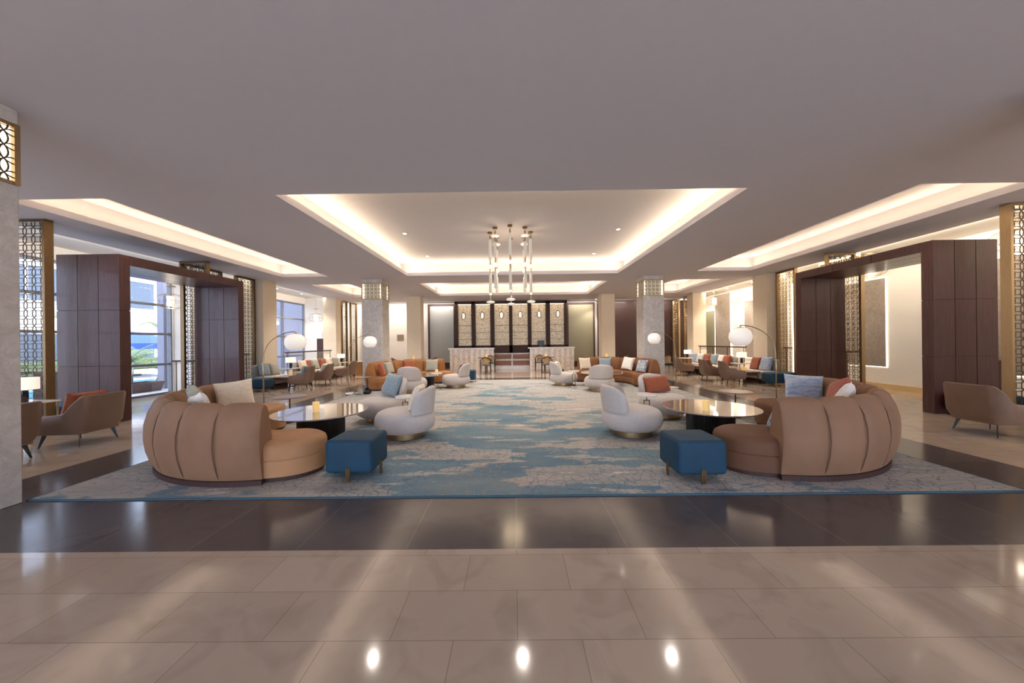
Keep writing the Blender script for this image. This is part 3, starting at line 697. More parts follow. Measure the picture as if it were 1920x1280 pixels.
# ================================================================ CURVED SOFAS
def sofa(cx, cy, a0, a1, s0, s1, mback, mseat, label, k_=1.0):
    """a0..a1 backrest span, s0..s1 seat span, degrees around the table centre"""
    mid = R((a0+a1)/2); ox, oy = 1.5*math.cos(mid), 1.5*math.sin(mid)
    r = root('curved_sofa', (cx+ox, cy+oy, ZR), 0, label, 'sofa')
    def P(a, rr, z): return (rr*k_*math.cos(a)-ox, rr*k_*math.sin(a)-oy, z)
    # seat ring with rounded ends
    ro, ri = 1.84, 1.08; rm, hw = (ro+ri)/2, (ro-ri)/2; n = 56; e = 15.0
    def outline(ins, z, grow=0):
        o, i_ = [], []
        for k in range(n+1):
            u = k/n; a = s0+(s1-s0)*(.5-.5*math.cos(PI*u)); dd = min(a-s0, s1-a)
            q = min(1, dd/e); w_ = math.sqrt(max(0, 1-(1-q)**2)); w_ = max(w_, .02)
            hh = max(.003, hw*w_-ins)
            # pull the end in by the inset
            aa = a+(1 if a-s0 < s1-a else -1)*max(0, 1-q)*math.degrees(ins/rm)
            o.append(P(R(aa), rm+hh, z)); i_.append(P(R(aa), rm-hh, z))
        return o, i_
    def strip(levels, name, mat):
        b = MB(); rings = []
        for ins, z in levels:
            o, i_ = outline(ins, z); rings.append(o+i_[::-1])
        b.loft(rings, cap=False)
        for (ins, z), flip in ((levels[0], True), (levels[-1], False)):
            o, i_ = outline(ins, z); vs = o+i_; m_ = len(o); b.add(vs, [((k, k+1, m_+k+1, m_+k) if flip else (k, m_+k, m_+k+1, k+1)) for k in range(m_-1)])
        return b.build(name, mat, r, True)
    strip([(.03, 0), (.03, .055)], 'plinth', 'darkwood')
    strip([(.0, .055), (0, .225), (.008, .235)], 'seat_base', mseat)
    strip([(.008, .235), (0, .243), (0, .36), (.012, .395), (.04, .418), (.09, .43)], 'seat', mseat)
    # channelled backrest
    prof = [(1.60, .30), (1.60, .42), (1.635, .60), (1.69, .76), (1.725, .835), (1.775, .868), (1.825, .862), (1.868, .82), (1.915, .70), (1.945, .55), (1.95, .42), (1.935, .28), (1.90, .14), (1.87, .06), (1.80, .055), (1.78, .2)]
    cr = sum(p[0] for p in prof)/len(prof); cz = .46; np_ = max(3, round((a1-a0)/13.4)); m_ = 16
    for k in range(np_):
        b0 = a0+(a1-a0)*k/np_; b1 = a0+(a1-a0)*(k+1)/np_; rings = []
        for i in range(m_+1):
            u = i/m_; uu = .5-.5*math.cos(PI*u); puff = .056*(1-abs(2*uu-1)**4.5)-.036
            ring = []
            for j, (pr, pz) in enumerate(prof):
                dx, dz = pr-cr, pz-cz; L_ = math.hypot(dx, dz); nx, nz = (1 if dx > 0 else -1)*min(1, abs(dx)*6), 0
                if pz > .8: nx, nz = dx*3, 1
                low = pz < .1
                ring.append(P(R(b0+(b1-b0)*uu), pr+(0 if low else puff*nx), pz+(0 if low else puff*nz*.6)))
            rings.append(ring)
        MB().loft(rings).build('back_channel', mback, r, True)
        if k: MB().tube([P(R(b0), pr-(.008 if pr > cr else -.008)+(.0 if pz > .1 else 0), pz-(.03 if pz > .8 else 0)) for pr, pz in prof[1:14]], .0045, 6).build('piping', 'piping', r, True)
    # plinth under the backrest
    b = MB(); rings = []
    for i in range(41):
        a = R(a0+(a1-a0)*i/40); rings.append([P(a, 1.74, 0), P(a, 1.885, 0), P(a, 1.885, .056), P(a, 1.74, .056)])
    b.loft(rings).build('back_plinth', 'darkwood', r)
    return r
CL, CR, DL, DR = (-3.13, 5.5), (3.1, 5.5), (-3.08, 11.55), (2.95, 11.6)
sofa(*CL, 160, 282, 144, 302, 'chan', 'velvet', 'round-backed tan velvet channel sofa nearest the camera on the window side')
sofa(CR[0]+.13, CR[1], -102, 18, -122, 34, 'chan', 'velvetb', 'round-backed brown velvet channel sofa nearest the camera on the right')
sofa(*DL, 78, 200, 60, 214, 'velvetd', 'velvetd', 'far caramel velvet curved sofa in front of the marble pillar, window side', .94)
sofa(*DR, -20, 106, -34, 124, 'velvetc', 'velvetc', 'far caramel velvet curved sofa in front of the marble pillar, right side', .94)

# ================================================================ ROUND TABLES
def round_table():
    r = root('round_marble_table', (0, 0, 0), 0, None, 'table')
    MB().lathe([(.64, .398), (.69, .41), (.70, .418), (.70, .428), (.695, .432), (.0005, .432)], 72, cap=False).build('tabletop', 'marblet', r, True)
    rings = []
    for z in (.0, .03, .03, .39, .398):
        ring = []
        for k in range(288):
            a = 2*PI*k/288; rr = .345-(.007 if k % 4 == 0 else 0)
            if z < .02 or (z == .03 and len(rings) == 1): rr = .335
            ring.append((rr*math.cos(a), rr*math.sin(a), z))
        rings.append(ring)
    MB().loft(rings).build('fluted_drum', 'black', r)
    return r
PT = Proto(round_table)
PT.place((*CL, ZR), 0, 'round grey marble table with black fluted drum, nearest on the window side')
PT.place((CR[0]+.03, CR[1], ZR), 0, 'round grey marble table with black fluted drum, nearest on the right side')
PT.place((*DL, ZR), 0, 'round marble table in front of the far sofa on the window side')
PT.place((*DR, ZR), 0, 'round marble table in front of the far sofa on the right side')

def candle():
    r = root('candle_holder', (0, 0, 0), 0, None, 'candle')
    MB().lathe([(.046, 0), (.05, .006), (.05, .158), (.046, .16), (.042, .15), (.042, .02), (.0005, .018)], 24, cap=False).build('glass_cup', 'candle', r, True)
    MB().lathe([(.036, .02), (.036, .07), (.0005, .072)], 16, cap=False).build('wax', 'marblew', r, True)
    return r
PCN = Proto(candle)
ZT = ZR+.432
PCN.place((-3.17, 5.42, ZT), 0, 'gold mercury glass candle holder on the nearest window-side marble table')
PCN.place((2.90, 5.2, ZT), 0, 'gold mercury glass candle holder on the nearest right-hand marble table')
PCN.place((-2.65, 11.6, ZT), 0, 'small candle glass on the far window-side marble table')
PCN.place((2.75, 11.7, ZT), 0, 'small candle glass on the far right-hand marble table')

# ================================================================ BARREL SWIVEL CHAIRS
def swivel():   # faces +x
    r = root('swivel_chair', (0, 0, 0), 0, None, 'chair')
    MB().lathe([(.30, 0), (.31, .005), (.31, .105), (.28, .11)], 48).build('plinth', 'brass', r, True)
    prof = [(.30, .1), (.375, .108), (.42, .14), (.448, .20), (.455, .27), (.435, .35), (.40, .40), (.34, .43), (.2, .442), (.0005, .445)]
    MB().lathe([(.28, .099)]+prof, 56, cap=True, sx=1.06).build('seat', 'boucle', r, True)
    # curved back shell: superellipse outline in (angle, height)
    nu, nv = 30, 14; front, back = [], []; zb, zt, tm = .40, .815, 1.08
    for j in range(nv+1):
        v = j/nv; fr, bk = [], []
        for i in range(nu+1):
            u = -1+2*i/nu
            # map square to rounded outline
            edge = (abs(u)**5+(max(0, v-.35)/.65)**3.2 if v > .35 else abs(u)**5)
            wv = max(.12, (1-v**3.2)**(1/2.3)) if v < 1 else .12
            a = PI+u*tm*max(wv, .12); z = zb+(zt-zb)*v
            g = (1-abs(u)**14)**.5*(1-(v**12))**.5; g = max(g, .06)
            rc = .372+.05*v; th = .062*g*(1-.1*v)
            # flatten the back slightly so that it reads as a padded slab
            cxs = 1.05
            fr.append(((rc-th)*math.cos(a)*cxs, (rc-th)*math.sin(a), z)); bk.append(((rc+th)*math.cos(a)*cxs, (rc+th)*math.sin(a), z))
        front.append(fr); back.append(bk)
    rings = [f+b_[::-1] for f, b_ in zip(front, back)]
    MB().loft(rings).build('backrest', 'boucle', r, True)
    return r
PS = Proto(swivel)
PS.place((-1.79, 5.56, ZR), R(180), 'cream barrel swivel chair with a cream cushion, nearest one left of the aisle')
PS.place((-2.62, 6.72, ZR), R(233), 'cream barrel swivel chair holding a pale blue square cushion')
PS.place((1.89, 5.56, ZR), R(6), 'cream barrel swivel chair with a beige cushion, nearest one right of the aisle')
PS.place((2.94, 6.78, ZR), R(-72), 'cream barrel swivel chair holding a rust lumbar cushion')
PS.place((-3.16, 10.5, ZR), R(90), 'cream barrel swivel chair seen from behind, window side')
PS.place((-1.98, 11.5, ZR), R(172), 'cream barrel swivel chair in profile with plum cushion, beside the far window-side table')
PS.place((2.58, 10.42, ZR), R(88), 'cream barrel swivel chair seen from behind, right side')
PS.place((1.70, 11.8, ZR), R(8), 'cream barrel swivel chair in profile with beige cushion, beside the far right-hand table')

# ================================================================ OTTOMANS
def ottoman():
    r = root('cube_ottoman', (0, 0, 0), 0, None, 'ottoman')
    MB().rbox(.52, .50, .085, .45, .045, 5, 5).build('upholstery', 'teal', r, True)
    for (x, y, rz) in ((0, -.25, 0), (0, .25, PI), (.26, 0, PI/2), (-.26, 0, -PI/2)):
        m = MB()
        for k in (-1, 0, 1): m.lathe([(.009, 0), (.009, .155)], 10, (k*.017, -.004))
        m.build('leg', 'bronze', r, True, (x, y, 0), rot=(0, 0, rz))
    return r
PO = Proto(ottoman)
PO.place((-1.84, 3.98, ZR), 0, 'teal velvet cube ottoman against the nearest tan sofa on the window side')
PO.place((1.97, 3.84, ZR), 0, 'teal velvet cube ottoman against the nearest brown sofa on the right')
PO.place((-1.75, 13.0, ZR), 0, 'teal velvet cube ottoman behind the profile swivel chair, far window side')
PO.place((1.62, 13.15, ZR), 0, 'teal velvet cube ottoman behind the profile swivel chair, far right side')
def bench():
    r = root('teal_bench', (0, 0, 0), 0, None, 'ottoman')
    MB().rbox(.92, .5, .10, .43, .07, 5, 7).build('upholstery', 'teal', r, True)
    for (x, y) in ((-.32, -.17), (.32, -.17), (-.32, .17), (.32, .17)): MB().lathe([(.014, 0), (.02, .11)], 10).build('leg', 'bronze', r, True, (x, y, 0))
    return r
PBn = Proto(bench)
PBn.place((-8.78, 6.59, 0), 0, 'teal upholstered bench against the near upright of the window-side portal')
PBn.place((8.85, 6.5, 0), 0, 'teal upholstered bench against the near upright of the right portal')
PBn.place((-8.5, 11.15, 0), 0, 'teal upholstered bench just past the window-side portal')
PBn.place((8.6, 11.1, 0), 0, 'teal upholstered bench just past the right portal')

# ================================================================ SIDE TABLES
def ball_table():
    r = root('side_table', (0, 0, 0), 0, None, 'side table')
    MB().lathe([(.27, .485), (.29, .49), (.29, .50), (.285, .505), (.0005, .505)], 40, cap=False).add([], []).lathe([(.27, .485), (.0005, .484)], 40, cap=False).build('top', 'walnut', r, True)
    MB().lathe([(.011, .17), (.011, .485)], 12).build('pole', 'black', r, True)
    MB().lathe([(.0005, 0), (.09, 0), (.115, .03), (.12, .08), (.10, .14), (.05, .18), (.015, .19)], 28, cap=False).build('ball_base', 'blackm', r, True)
    return r
PB2 = Proto(ball_table)
PB2.place((-4.37, 6.6, ZR), 0, 'dark round side table on a thin pole between the tan sofa and window-side arc lamp')
PB2.place((4.26, 6.62, ZR), 0, 'dark round side table on a thin pole near the right arc lamp')
PB2.place((-4.42, 10.2, ZR), 0, 'dark round side table with a black ball foot by the far window-side sofa')
PB2.place((4.1, 10.05, ZR), 0, 'dark round side table near the far right-hand sofa end')
def frame_table():
    r = root('drinks_table', (0, 0, 0), 0, None, 'side table')
    MB().lathe([(.17, .51), (.178, .515), (.178, .545), (.172, .55), (.0005, .55)], 36, cap=False).lathe([(.17, .51), (.0005, .51)], 36, cap=False).build('top', 'marblew', r, True)
    q = .007
    MB().box(-.055, -.041, -q, q, .05, .44).box(.041, .055, -q, q, .05, .44).box(-.055, .055, -q, q, .426, .44).box(-.055, .055, -q, q, .05, .064).box(-q, q, -q, q, .44, .512).box(-q, q, -q, q, .025, .05).build('brass_frame', 'bronze', r)
    MB().box(-.09, .09, -.07, .07, 0, .026).build('base', 'marblew', r, bevel=.004)
    return r
PF = Proto(frame_table)
PF.place((-2.0, 6.22, ZR), 0, 'small white marble drinks table between the two nearest window-side swivel chairs')
PF.place((2.37, 6.15, ZR), 0, 'small white marble drinks table between the two nearest right-hand swivel chairs')
PF.place((-2.5, 10.92, ZR), 0, 'small white marble drinks table beside the far window-side round table')
PF.place((1.92, 11.08, ZR), 0, 'small white marble drinks table between the two far right-hand swivel chairs')

# ================================================================ ARC LAMPS
def arc(dx=.66):
    r = root('arc_floor_lamp', (0, 0, 0), 0, None, 'lamp'); o_ = .12
    MB().lathe([(.19, 0), (.2, .005), (.2, .03), (.19, .036), (.0005, .036)], 36, (o_, 0), cap=False).build('base', 'marblew', r, True)
    MB().lathe([(.013, .03), (.015, .05), (.012, .85), (.015, .86), (.014, 1.12), (.009, 1.13)], 14).build('pole', 'brass', r, True)
    pts = [(0, 0, 1.1), (.01, 0, 1.25)]+[(.01+(dx-.01)*(1-math.cos(t)), 0, 1.25+.52*math.sin(t)) for t in [PI/2*i/14 for i in range(1, 15)]]
    MB().tube(pts, .008, 8).build('arm', 'brass', r, True)
    MB().lathe([(.06, 1.715), (.06, 1.73), (.012, 1.74), (.01, 1.775)], 20, (dx, 0)).build('cap', 'brass', r, True)
    MB().lathe([(.05, 1.728), (.10, 1.712), (.15, 1.675), (.183, 1.62), (.193, 1.56), (.185, 1.50), (.16, 1.445), (.125, 1.405), (.095, 1.395), (.09, 1.40)], 40, (dx, 0), cap=True).build('globe_shade', 'globe', r, True)
    return r
PA2 = Proto(arc)
PA2.place((-5.1, 6.9, ZR), 0, 'brass arc floor lamp with white globe behind the nearest tan sofa')
PA2.place((4.92, 6.45, ZR), PI, 'brass arc floor lamp with large white globe behind the nearest brown sofa')
PA2.place((-5.0, 10.25, ZR), 0, 'brass arc floor lamp with white globe in front of the far window-side pillar')
PA2.place((5.06, 10.75, ZR), PI, 'brass arc floor lamp with white globe in front of the far right-hand pillar')
c = MB().tube([(-4.86, 10.12, .03), (-4.8, 10.05, .035), (-4.74, 10.1, .09), (-4.68, 10.02, .12), (-4.7, 9.95, .06), (-4.62, 9.98, .02), (-4.5, 10.0, .02)], .006, 6).build('lamp_cord', 'black')
tag(c, 'black curled lamp cord by the base of the far window-side arc lamp', 'cord')

# ================================================================ LOUNGE ARMCHAIRS
def lounge():   # faces +x
    r = root('lounge_armchair', (0, 0, 0), 0, None, 'armchair')
    # plan path: front of one arm, round the back, front of the other arm
    path = []
    hw, hf, hb, cr_ = .34, .27, -.32, .11
    path += [(hf, -hw+.015, 0.0), (hf-.02, -hw, .05), (hf-.06, -hw, .1), (.12, -hw, .2), (0, -hw, .35), (-.08, -hw, .45), (-.13, -hw, .52), (-.17, -hw, .56), (hb+cr_, -hw, .6)]
    for i in range(1, 8):
        a = PI/2*i/8; path.append((hb+cr_-cr_*math.sin(a), -hw+cr_-cr_*math.cos(a), max(.61, .60+.25*i/8)))
    path.append((hb, -hw+cr_, .86)); path.append((hb-.01, -.12, .95)); path.append((hb-.012, -.04, 1.0))
    path = path+[(x, -y, s) for x, y, s in reversed(path)]
    def top(s):
        if s < .52: return .482+.07*s
        if s < .80: t = (s-.52)/.28; return .5184+(.265)*(t*t*(3-2*t))
        return .7834
    rings = []
    for i, (x, y, s) in enumerate(path):
        p0 = path[max(i-1, 0)]; p1 = path[min(i+1, len(path)-1)]; tx, ty = p1[0]-p0[0], p1[1]-p0[1]; L = math.hypot(tx, ty); nx, ny = -ty/L, tx/L
        zt = top(s); zb = .20+.015*s; lean = .03; th = .022
        if s < .08: zt = .36 if s == 0 else .45
        def Pq(off, z): 
            k = lean*((z-.2)/.4)*(.6+.9*s); kb = -.05 if z < .24 else 0
            return (x+nx*(off+k+kb), y+ny*(off+k+kb), z)
        rings.append([Pq(-th, zb), Pq(th, zb), Pq(th, zb+.10), Pq(th, zt-.015), Pq(th*.5, zt), Pq(-th*.5, zt), Pq(-th, zt-.015), Pq(-th, zb+.1)])
    MB().loft(rings).build('shell', 'leather', r, True)
    MB().rbox(.56, .58, .19, .24, .02, 3, 4, -.02, 0).build('underframe', 'leather', r, True)
    MB().rbox(.60, .60, .22, .40, .07, 5, 5, .02, 0).build('seat_cushion', 'seatfab', r, True)
    for (sx, sy) in ((1, 1), (1, -1), (-1, 1), (-1, -1)):
        m = MB(); a = math.atan2(sy, sx); ca, sa = math.cos(a), math.sin(a)
        def bl(rad, z, hw_): return [(rad*ca-(.007)*-sa*0+ca*q1+(-sa)*q2, rad*sa+sa*q1+ca*q2, z) for q1, q2 in ((-hw_, -.006), (hw_, -.006), (hw_, .006), (-hw_, .006))]
        m.loft([bl(.39, 0, .010), bl(.33, .2, .026)]).build('leg', 'black', r)
    return r
PLg = Proto(lounge)
G1 = 'armchairs in the side aisles'
PLg.place((-6.94, 5.40, 0), R(186), 'taupe leather lounge armchair with a rust back cushion, in full view at the left')
PLg.place((-6.97, 4.40, 0), R(182), 'taupe leather lounge armchair half hidden by the pillar at the left edge')
PLg.place((7.5, 5.4, 0), R(-4), 'taupe leather lounge armchair cut off by the right edge')
PLg.place((-7.3, 11.6, 0), R(196), 'taupe leather lounge armchair with a slate cushion, first past the window-side portal')
PLg.place((-7.25, 12.7, 0), R(192), 'taupe leather lounge armchair with a white cushion, second past the window-side portal')
PLg.place((-7.2, 14.5, 0), R(188), 'taupe leather lounge armchair without cushion, third past the window-side portal')
PLg.place((7.4, 11.6, 0), R(-14), 'taupe leather lounge armchair, first past the right portal')
PLg.place((7.35, 12.75, 0), R(-12), 'taupe leather lounge armchair with a rust cushion, second past the right portal')
PLg.place((7.3, 14.7, 0), R(-8), 'taupe leather lounge armchair, third past the right portal')

# ================================================================ COFFEE TABLES
def coffee():
    r = root('coffee_table', (0, 0, 0), 0, None, 'table')
    w, d = .34, .8; oc = [(-w+.1, -d), (w-.1, -d), (w, -d+.1), (w, d-.1), (w-.1, d), (-w+.1, d), (-w, d-.1), (-w, -d+.1)]
    def o(k, z): return [(x*k, y*k, z) for x, y in oc]
    MB().loft([o(.98, .355), o(1, .362), o(1, .385), o(.995, .39)]).build('top', 'walnut', r)
    MB().loft([o(.84, .27), o(.9, .353)]).build('apron', 'walnut', r)
    q = .009
    for x in (-.26, .26):
        for y in (-.66, .66): MB().box(x-q, x+q, y-q, y+q, 0, .27).build('leg', 'bronze', r)
    MB().box(-.26, .26, -.66-q, -.66+q, .03, .045).box(-.26, .26, .66-q, .66+q, .03, .045).box(-.26-q, -.26+q, -.66, .66, .03, .045).box(.26-q, .26+q, -.66, .66, .03, .045).build('stretcher', 'bronze', r)
    return r
PCf = Proto(coffee)
PCf.place((-8.05, 4.68, 0), 0, 'wooden coffee table beyond the two lounge armchairs at the left')
PCf.place((8.6, 4.7, 0), 0, 'wooden coffee table behind the lounge armchair at the right edge')
PCf.place((-8.1, 12.5, 0), 0, 'wooden coffee table with a candle, past the window-side portal')
PCf.place((8.15, 12.5, 0), 0, 'wooden coffee table with a candle, past the right portal')
PCf.place((-8.1, 15.2, 0), 0, 'farthest wooden coffee table in the window-side aisle')
PCf.place((8.1, 15.2, 0), 0, 'farthest wooden coffee table in the right-hand aisle')
PCN.place((-8.1, 12.3, .39), 0, 'lit candle glass on the coffee table past the window-side portal')
PCN.place((8.15, 12.2, .39), 0, 'lit candle glass on the coffee table past the right portal')

# ================================================================ BANQUETTES
def banq(L):   # backrest along -y side, runs along +x from 0 to L, faces +y
    r = root('banquette_sofa', (0, 0, 0), 0, None, 'sofa')
    MB().rbox(L, .55, .12, .42, .06, 4, 5, L/2, .275).build('seat', 'seatfab', r, True)
    n = max(1, round(L/1.3))
    for i in range(n): MB().rbox(L/n-.01, .16, .38, .82, .07, 4, 5, L*(i+.5)/n, .05).build('backrest', 'grey', r, True)
    MB().box(.05, L-.05, .06, .5, 0, .12).build('plinth', 'darkwood', r)
    return r
def place_b(x, y, L, rz, label): o = banq(L); o.location = (x, y, 0); o.rotation_euler = (0, 0, rz); tag(o, label); return o
# window side: backs along x=-9.1, facing +x
place_b(-8.98, 12.75, 1.15, -PI/2, 'short grey banquette seen between the portal and the window-side arc lamp pole')
place_b(-8.98, 16.95, 3.2, -PI/2, 'long pale grey banquette piled with cushions along the window-side balustrade')
place_b(8.98, 11.6, 1.15, PI/2, 'short grey banquette just past the right portal, with rust and blue cushions')
place_b(8.98, 13.75, 3.2, PI/2, 'long grey banquette piled with cushions along the right-hand balustrade')
place_b(-9.45, 5.5, 2.2, -PI/2, 'grey banquette behind the pillar at the left edge')
place_b(9.7, 3.2, 2.2, PI/2, 'grey banquette beyond the armchair at the right edge')

# ================================================================ TABLE LAMPS ON SIDE TABLES
def tlamp():
    r = root('table_lamp', (0, 0, 0), 0, None, 'lamp')
    MB().lathe([(.05, 0), (.052, .004), (.05, .2), (.03, .205), (.012, .21), (.01, .26)], 24).build('marble_base', 'blackm', r, True)
    MB().lathe([(.17, .22), (.17, .42)], 36).build('drum_shade', 'shade', r, True)
    return r
PTL = Proto(tlamp)
def square_table():
    r = root('square_side_table', (0, 0, 0), 0, None, 'side table')
    MB().box(-.28, .28, -.28, .28, .56, .585).build('top', 'marblew', r, bevel=.004); q = .01
    for x in (-.25, .25):
        for y in (-.25, .25): MB().box(x-q, x+q, y-q, y+q, 0, .56).build('leg', 'brass', r)
    return r
PSq = Proto(square_table)
for (x, y, a, b_) in ((-8.45, 5.82, 'white-topped brass side table behind the armchair at the left edge', 'table lamp with white drum shade beside the pillar at the left edge'),
                    (9.3, 5.75, 'white-topped brass side table before the lattice at the right edge', None),
                    (-8.85, 13.45, 'white-topped side table carrying a lamp, beside the first window-side pier', 'table lamp with white drum shade beside the first window-side pier'),
                    (8.85, 13.35, 'white-topped side table carrying a lamp, beside the first right-hand pier', 'table lamp with white drum shade beside the first right-hand pier'),
                    (-8.8, 17.3, 'white-topped side table at the far end of the long window-side banquette', 'table lamp with white drum shade at the far end of the window-side aisle'),
                    (8.75, 17.3, 'white-topped side table at the far end of the long right-hand banquette', 'table lamp with white drum shade at the far end of the right-hand aisle')):
    PSq.place((x, y, 0), 0, a)
    if b_: PTL.place((x, y, .585), 0, b_)
def drum():
    r = root('fluted_pedestal_table', (0, 0, 0), 0, None, 'side table')
    ring = lambda z, k: [((.25-.008*(j % 2))*k*math.cos(2*PI*j/60), (.25-.008*(j % 2))*k*math.sin(2*PI*j/60), z) for j in range(60)]
    MB().loft([ring(0, 1), ring(.64, 1)]).build('fluted_drum', 'flute', r)
    MB().lathe([(.30, .64), (.31, .645), (.31, .665), (.0005, .67)], 40, cap=False).lathe([(.3, .64), (.0005, .64)], 40, cap=False).build('top', 'marblew', r, True)
    return r
PD2 = Proto(drum)
PD2.place((-7.5, 16.3, 0), 0, 'wood-fluted round pedestal table behind the far window-side arc lamp')
PD2.place((8.1-.05, 16.1, 0), 0, 'wood-fluted round pedestal table in the far right-hand aisle')

# ================================================================ BISTRO SETS
def bchair():  # faces +y
    r = root('bistro_chair', (0, 0, 0), 0, None, 'chair')
    MB().rbox(.46, .44, .43, .49, .028, 4, 5).build('seat', 'denim', r, True)
    for (x, y) in ((-.22, .2), (.22, .2), (-.23, -.2), (.23, -.2)):
        z1 = .66 if y > 0 else .70
        MB().tube([(x*1.05, y*1.08, 0), (x, y, .44), (x*1.04, y*(1.0 if y > 0 else 1.1), z1)], [.013, .018, .015], 8).build('leg', 'black', r, True)
    pts = []
    for i in range(25):
        t = PI*i/24; pts.append((.25*math.cos(t+PI), .19-.44*math.sin(t)**.8 if 0 < i < 24 else .19, .66+.16*math.sin(t)**2))
    MB().tube(pts, .019, 8).build('arm_rail', 'black', r, True)
    rings = []
    for i in range(11):
        t = PI*(.28+.44*i/10); x = .24*math.cos(t+PI); y = .19-.43*math.sin(t)
        rings.append([(x, y-.005, .5), (x, y+.005, .5), (x, y+.005, .65+.15*math.sin(t)**2), (x, y-.005, .65+.15*math.sin(t)**2)])
    MB().loft(rings).build('cane_back', 'cane', r, True)
    return r
PBc = Proto(bchair)
def btable():
    r = root('bistro_table', (0, 0, 0), 0, None, 'table')
    MB().lathe([(.45, .735), (.46, .74), (.46, .755), (.0005, .758)], 40, cap=False).lathe([(.45, .735), (.0005, .735)], 40, cap=False).build('top', 'walnut', r, True)
    MB().lathe([(.03, .02), (.03, .735)], 14).build('pedestal', 'bronze', r, True); MB().lathe([(.2, 0), (.2, .015), (.03, .03)], 28).build('base', 'bronze', r, True)
    return r
PBt = Proto(btable)
for (x, y, nme, cs) in ((-1.33, 16.6, 'by the left desk', ((0, -.78, 0, 'seen from behind'), (.1, .72, 180, 'on the far side'))),
                        (1.5, 16.6, 'by the right desk', ((0.0, -.78, 0, 'seen from behind'), (-.2, .72, 180, 'on the far side'))),
                        (-4.7, 16.0, 'behind the far window-side sofa', ((-.85, .1, -80, 'at its left'), (.75, .2, 80, 'at its right'))),
                        (4.25, 15.9, 'behind the far right sofa', ((-.85, .15, -80, 'at its left'), (.8, .1, 80, 'at its right'))),
                        (-6.3, 16.2, 'behind the window-side marble pillar', ()),
                        (6.9, 16.6, 'by the far pedestal table', ((-.75, -.2, -75, 'at its left'), (.1, -.8, 0, 'nearest the camera')))):
    PBt.place((x, y, 0), 0, 'round bistro table '+nme)
    PCN.place((x+(.03 if x > 0 else -.02), y-.05, .758), 0, 'small candle on the bistro table '+nme)
    for (dx, dy, rz, w_) in cs: PBc.place((x+dx, y+dy, 0), R(rz), 'black cane-back chair '+w_+' of the table '+nme)
c = MB().rbox(.3, .22, 0, .1, .04, 3, 4).build('folded_throw', 'c_blue', None, True, (6.75, 16.75, .758)); tag(c, 'folded light blue cloth on the bistro table in the right-hand aisle', 'cloth')

# ================================================================ CUSHIONS
_cm_ = {}
def pillow(w, h, t):
    key = (w, h, t)
    if key in _cm_: return _cm_[key]
    n = 16; b = MB(); fr, bk = [], []
    for j in range(n+1):
        for i in range(n+1):
            u, v = -1+2*i/n, -1+2*j/n
            pin = 1-.07*(1-abs(u)**2)*abs(v)**3; pin2 = 1-.07*(1-abs(v)**2)*abs(u)**3
            x = u*w/2*pin2; z = v*h/2*pin
            th = t/2*((1-u**4)*(1-v**4))**.42
            fr.append((x, -th-.002, z)); bk.append((x, th+.002, z))
    m_ = (n+1)*(n+1); q = lambda i, j: j*(n+1)+i; fs = []
    for j in range(n):
        for i in range(n):
            fs.append((q(i, j), q(i+1, j), q(i+1, j+1), q(i, j+1))); fs.append((m_+q(i, j), m_+q(i, j+1), m_+q(i+1, j+1), m_+q(i+1, j)))
    for i in range(n):
        fs.append((q(i, 0), m_+q(i, 0), m_+q(i+1, 0), q(i+1, 0))); fs.append((q(i, n), q(i+1, n), m_+q(i+1, n), m_+q(i, n)))
        fs.append((q(0, i), q(0, i+1), m_+q(0, i+1), m_+q(0, i))); fs.append((q(n, i), m_+q(n, i), m_+q(n, i+1), q(n, i+1)))
    b.add(fr+bk, fs); _cm_[key] = b; return b
def cushion(x, y, z, face, mat, label, w=.45, h=None, t=.15, lean=18, roll=0, grp=None):
    """face: heading (degrees from +x) of its front; z = surface it stands on"""
    h = h or w
    o = pillow(w, h, t).build('cushion', mat, None, True)
    rr = R(roll); hh = (abs(math.sin(rr))*w+abs(math.cos(rr))*h)/2
    # front normal is local -y ; lean back
    m = Matrix.Rotation(R(face+90), 4, 'Z') @ Matrix.Rotation(R(-lean), 4, 'X') @ Matrix.Rotation(rr, 4, 'Y')
    o.matrix_world = Matrix.Translation((x, y, z+hh*math.cos(R(lean))+t*.25*math.sin(R(lean))-.012)) @ m
    return tag(o, label, 'cushion', grp)
CRS = (CR[0]+.13, CR[1])
def on_arc(C, ang, rr=1.46): return C[0]+rr*math.cos(R(ang)), C[1]+rr*math.sin(R(ang))
ZS = ZR+.43
def sofa_c(C, ang, mat, label, rr=1.44, **k):
    if C in (DL, DR): rr = 1.34
    x, y = on_arc(C, ang, rr); k.setdefault('face', ang+180); return cushion(x, y, ZS, mat=mat, label=label, **k)
sofa_c(CL, 179, 'c_cream', 'large cream square cushion on the nearest tan sofa', face=-50, w=.5, rr=1.42, roll=-6)
sofa_c(CL, 220, 'c_sage', 'sage grey cushion standing on its corner in the nearest tan sofa', rr=1.46, w=.46, roll=26, lean=16)
sofa_c(CL, 238, 'c_white', 'white cushion peeking over the back of the nearest tan sofa', rr=1.48, w=.46, roll=12, lean=14)
sofa_c(CRS, 1, 'c_blue', 'large light blue square cushion at the far end of the nearest brown sofa', face=-118, w=.5, rr=1.42, roll=3)
sofa_c(CRS, -27, 'c_red', 'dusty red cushion in the nearest brown sofa', rr=1.47, w=.46, roll=-18, lean=16)
sofa_c(CRS, -56, 'c_white', 'white cushion beside the dusty red one in the nearest brown sofa', rr=1.5, w=.42, roll=24, lean=12)
sofa_c(CRS, -89, 'c_patt', 'blue patterned cushion corner showing beside the cut end of the nearest brown sofa', w=.42, lean=30)
sofa_c(DL, 190, 'c_rust', 'rust cushion at the left end of the far window-side sofa', w=.44)
